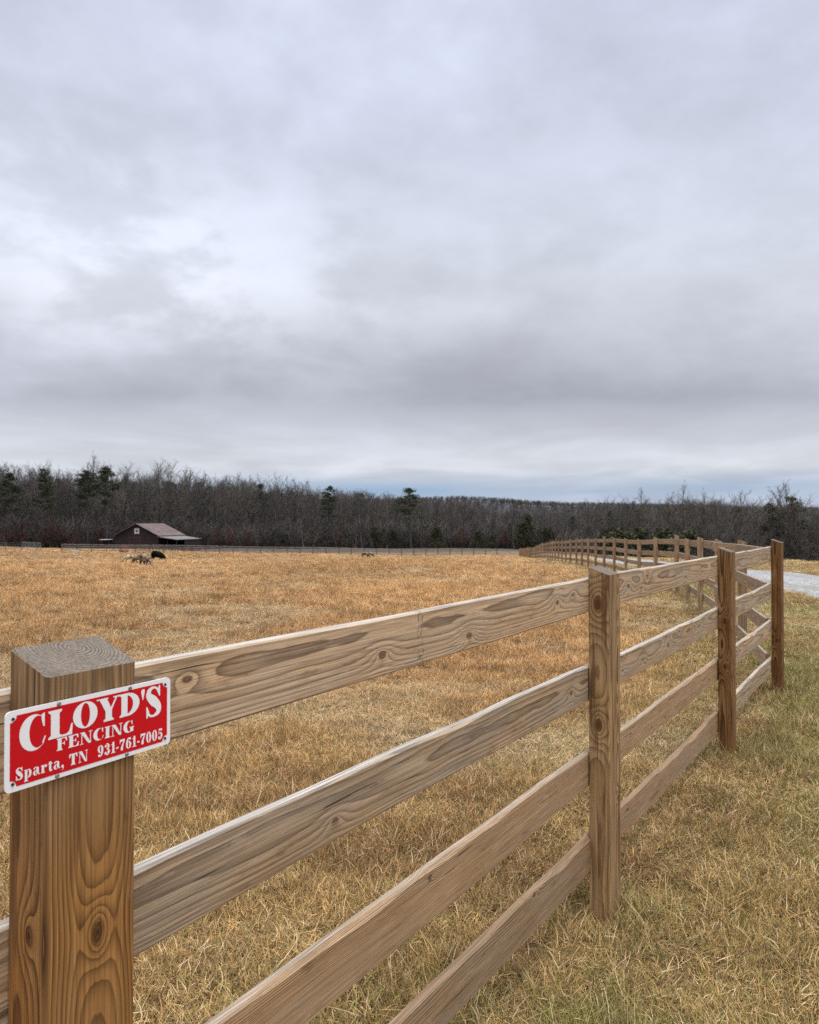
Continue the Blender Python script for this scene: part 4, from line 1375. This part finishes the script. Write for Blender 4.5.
for z in (.35, 1.05):
    mb = MB()
    for i in range(16):
        a, b_ = i * math.pi / 8, (i + 1) * math.pi / 8
        mb.tube((.75 * math.cos(a), .75 * math.sin(a), z), (.75 * math.cos(b_), .75 * math.sin(b_), z), .045, n=5)
    mb.build("hoop", M_rp, fd)
mb = MB()
for i in range(16):
    a, b_ = i * math.pi / 8, (i + 1) * math.pi / 8
    mb.add([(.74 * math.cos(a), .74 * math.sin(a), .0), (.74 * math.cos(b_), .74 * math.sin(b_), .0), (.74 * math.cos(b_), .74 * math.sin(b_), .42), (.74 * math.cos(a), .74 * math.sin(a), .42)], [(0, 1, 2, 3)])
mb.build("skirt", M_rp, fd)
for i in range(12):
    a = i * math.pi / 6
    MB().tube((.75 * math.cos(a), .75 * math.sin(a), .0), (.72 * math.cos(a + .12), .72 * math.sin(a + .12), 1.05), .025, n=5).build("upright", M_rp, fd)


# ------------------------------------------------------------------ cattle
def cow_mesh(mat, seed=0, L=1.5, H=1.1):
    """grazing cow grown from a skeleton; faces +x"""
    J = {"hip": (-.40, 0, .84, .25), "rump": (-.53, 0, .82, .19), "mid": (-.08, 0, .76, .30), "sho": (.30, 0, .80, .25), "wither": (.36, 0, .80, .18), "neck": (.54, 0, .66, .16), "neck2": (.70, 0, .42, .10),
         "poll": (.78, 0, .27, .095), "face": (.84, 0, .13, .07), "muz": (.88, 0, .04, .055), "tail1": (-.60, 0, .80, .035), "tail2": (-.64, 0, .50, .02), "tail3": (-.63, 0, .34, .035)}
    E = [("hip", "rump"), ("hip", "mid"), ("mid", "sho"), ("sho", "wither"), ("wither", "neck"), ("neck", "neck2"), ("neck2", "poll"), ("poll", "face"), ("face", "muz"), ("rump", "tail1"), ("tail1", "tail2"), ("tail2", "tail3")]
    r = random.Random(seed)
    for s_, nm in ((1, "l"), (-1, "r")):
        a, b_ = r.uniform(-.06, .06), r.uniform(-.08, .08)
        J["st" + nm] = (-.42, .11 * s_, .64, .12); J["ho" + nm] = (-.52 + a, .13 * s_, .34, .055); J["hf" + nm] = (-.46 + a, .13 * s_, .02, .05)
        J["el" + nm] = (.30, .12 * s_, .56, .085); J["kn" + nm] = (.30 + b_, .12 * s_, .30, .05); J["ff" + nm] = (.30 + b_, .12 * s_, .02, .048)
        J["ea" + nm] = (.74, .10 * s_, .29, .03); J["eb" + nm] = (.71, .19 * s_, .29, .028)
        E += [("hip", "st" + nm), ("st" + nm, "ho" + nm), ("ho" + nm, "hf" + nm), ("sho", "el" + nm), ("el" + nm, "kn" + nm), ("kn" + nm, "ff" + nm), ("poll", "ea" + nm), ("ea" + nm, "eb" + nm)]
    keys = list(J)
    me = bpy.data.meshes.new("cow_skeleton")
    me.from_pydata([J[k][:3] for k in keys], [(keys.index(a), keys.index(b_)) for a, b_ in E], [])
    o = link(bpy.data.objects.new("cow_skeleton", me))
    md = o.modifiers.new("skin", 'SKIN')
    for i, k in enumerate(keys):
        sv = me.skin_vertices[0].data[i]
        sv.radius = (J[k][3],) * 2
        sv.use_root = (k == "mid")
    sb = o.modifiers.new("sub", 'SUBSURF'); sb.levels = 1; sb.render_levels = 1
    dg = bpy.context.evaluated_depsgraph_get()
    out = bpy.data.meshes.new_from_object(o.evaluated_get(dg))
    bpy.data.objects.remove(o)
    out.materials.clear(); out.materials.append(mat)
    for p in out.polygons: p.use_smooth = True
    out.name = "cow"
    return out


def coat(name, a, b, sc, lo, hi):
    m, g, bs = material(name)
    tc = g.n("ShaderNodeTexCoord").outputs["Object"]
    g.put(bs.inputs["Base Color"], g.mix(g.mapr(g.noise(tc, sc, 3), lo, hi), a, b)); bs.inputs["Specular IOR Level"].default_value = .05
    return m


cm = {"black": cow_mesh(coat("black_coat", (.003, .003, .003), (.009, .007, .006), 3, .4, .6), 1), "brown": cow_mesh(coat("brindled_coat", (.085, .055, .036), (.30, .225, .15), 5.5, .44, .56), 2),
      "pale": cow_mesh(coat("pale_coat", (.46, .37, .26), (.22, .15, .10), 2.6, .46, .60), 3)}
for px, yrow, key, rz, sc, lb_ in ((158, 562.3, "black", -12, .92, "black cow grazing, right of the small brindled herd"), (146.5, 566.8, "brown", -35, .62, "brindled brown cow grazing nearest the black cow"),
                                   (138, 564.0, "brown", 160, .52, "brindled brown cow in the middle of the small herd"), (129, 562.5, "pale", 195, .48, "pale cream cow at the left of the small herd"),
                                   (365.5, 558.2, "brown", 25, .92, "brown cow grazing far out near the middle of the far fence"), (371, 557.8, "brown", -20, .84, "smaller brown calf beside the lone brown cow far out")):
    best = min(np.arange(40, 145, .5), key=lambda yy: abs(HOR + (EYE - at(px, yy).z) / yy * F - yrow))
    p = at(px, float(best))
    o = link(bpy.data.objects.new("cow", cm[key]))
    o.location = p - Vector((0, 0, .14 * sc)); o.rotation_euler = (0, 0, math.radians(rz)); o.scale = (sc * 1.12, sc * 1.4, sc * 1.12)
    tag(o, lb_, "cow")
    print("COW", px, round(float(best), 1))

# ------------------------------------------------------------------ brush at the foot of the woods
def brush(seed):
    r = random.Random(seed)
    P0, P1, R0, R1 = [], [], [], []
    for k in range(26):
        a = r.uniform(0, 6.28); o = Vector((r.gauss(0, .7), r.gauss(0, .7), -.2))
        d = Vector((math.cos(a) * .35, math.sin(a) * .35, 1)).normalized()
        L = r.uniform(1.6, 3.6)
        e = o + d * L
        P0.append(o[:]); P1.append(e[:]); R0.append(.03); R1.append(.008)
        for w in range(9):
            b0 = o.lerp(e, r.uniform(.25, .95))
            e2 = b0 + (d + Vector((r.gauss(0, .6), r.gauss(0, .6), r.gauss(.1, .4)))).normalized() * L * r.uniform(.15, .4)
            P0.append(b0[:]); P1.append(e2[:]); R0.append(.017); R1.append(.006)
    return segs_mesh("brush", P0, P1, R0, R1, 3, M_twig)


BC = hidden_collection("brush_clumps", [brush(500 + i) for i in range(4)])
n = 2600
bx = nr.uniform(-90, 900, n)
by = np.interp(bx, ZPX, ZPY) + nr.uniform(-5, 30, n)
X = (bx - 409.5) / F * by
s_ = nr.uniform(.6, 1.3, n) * np.where(nr.random(n) < .45, nr.uniform(1.4, 2.6, n), 1.0)
bo = scatter("undergrowth", BC, np.c_[X, by, ground(X, by)], np.c_[np.zeros(n), np.zeros(n), nr.uniform(0, 6.28, n)], np.c_[s_ * 1.3, s_ * 1.3, s_], nr.integers(0, 4, n))
tag(bo, "tangled bare undergrowth along the foot of the woods", "undergrowth", kind="stuff")
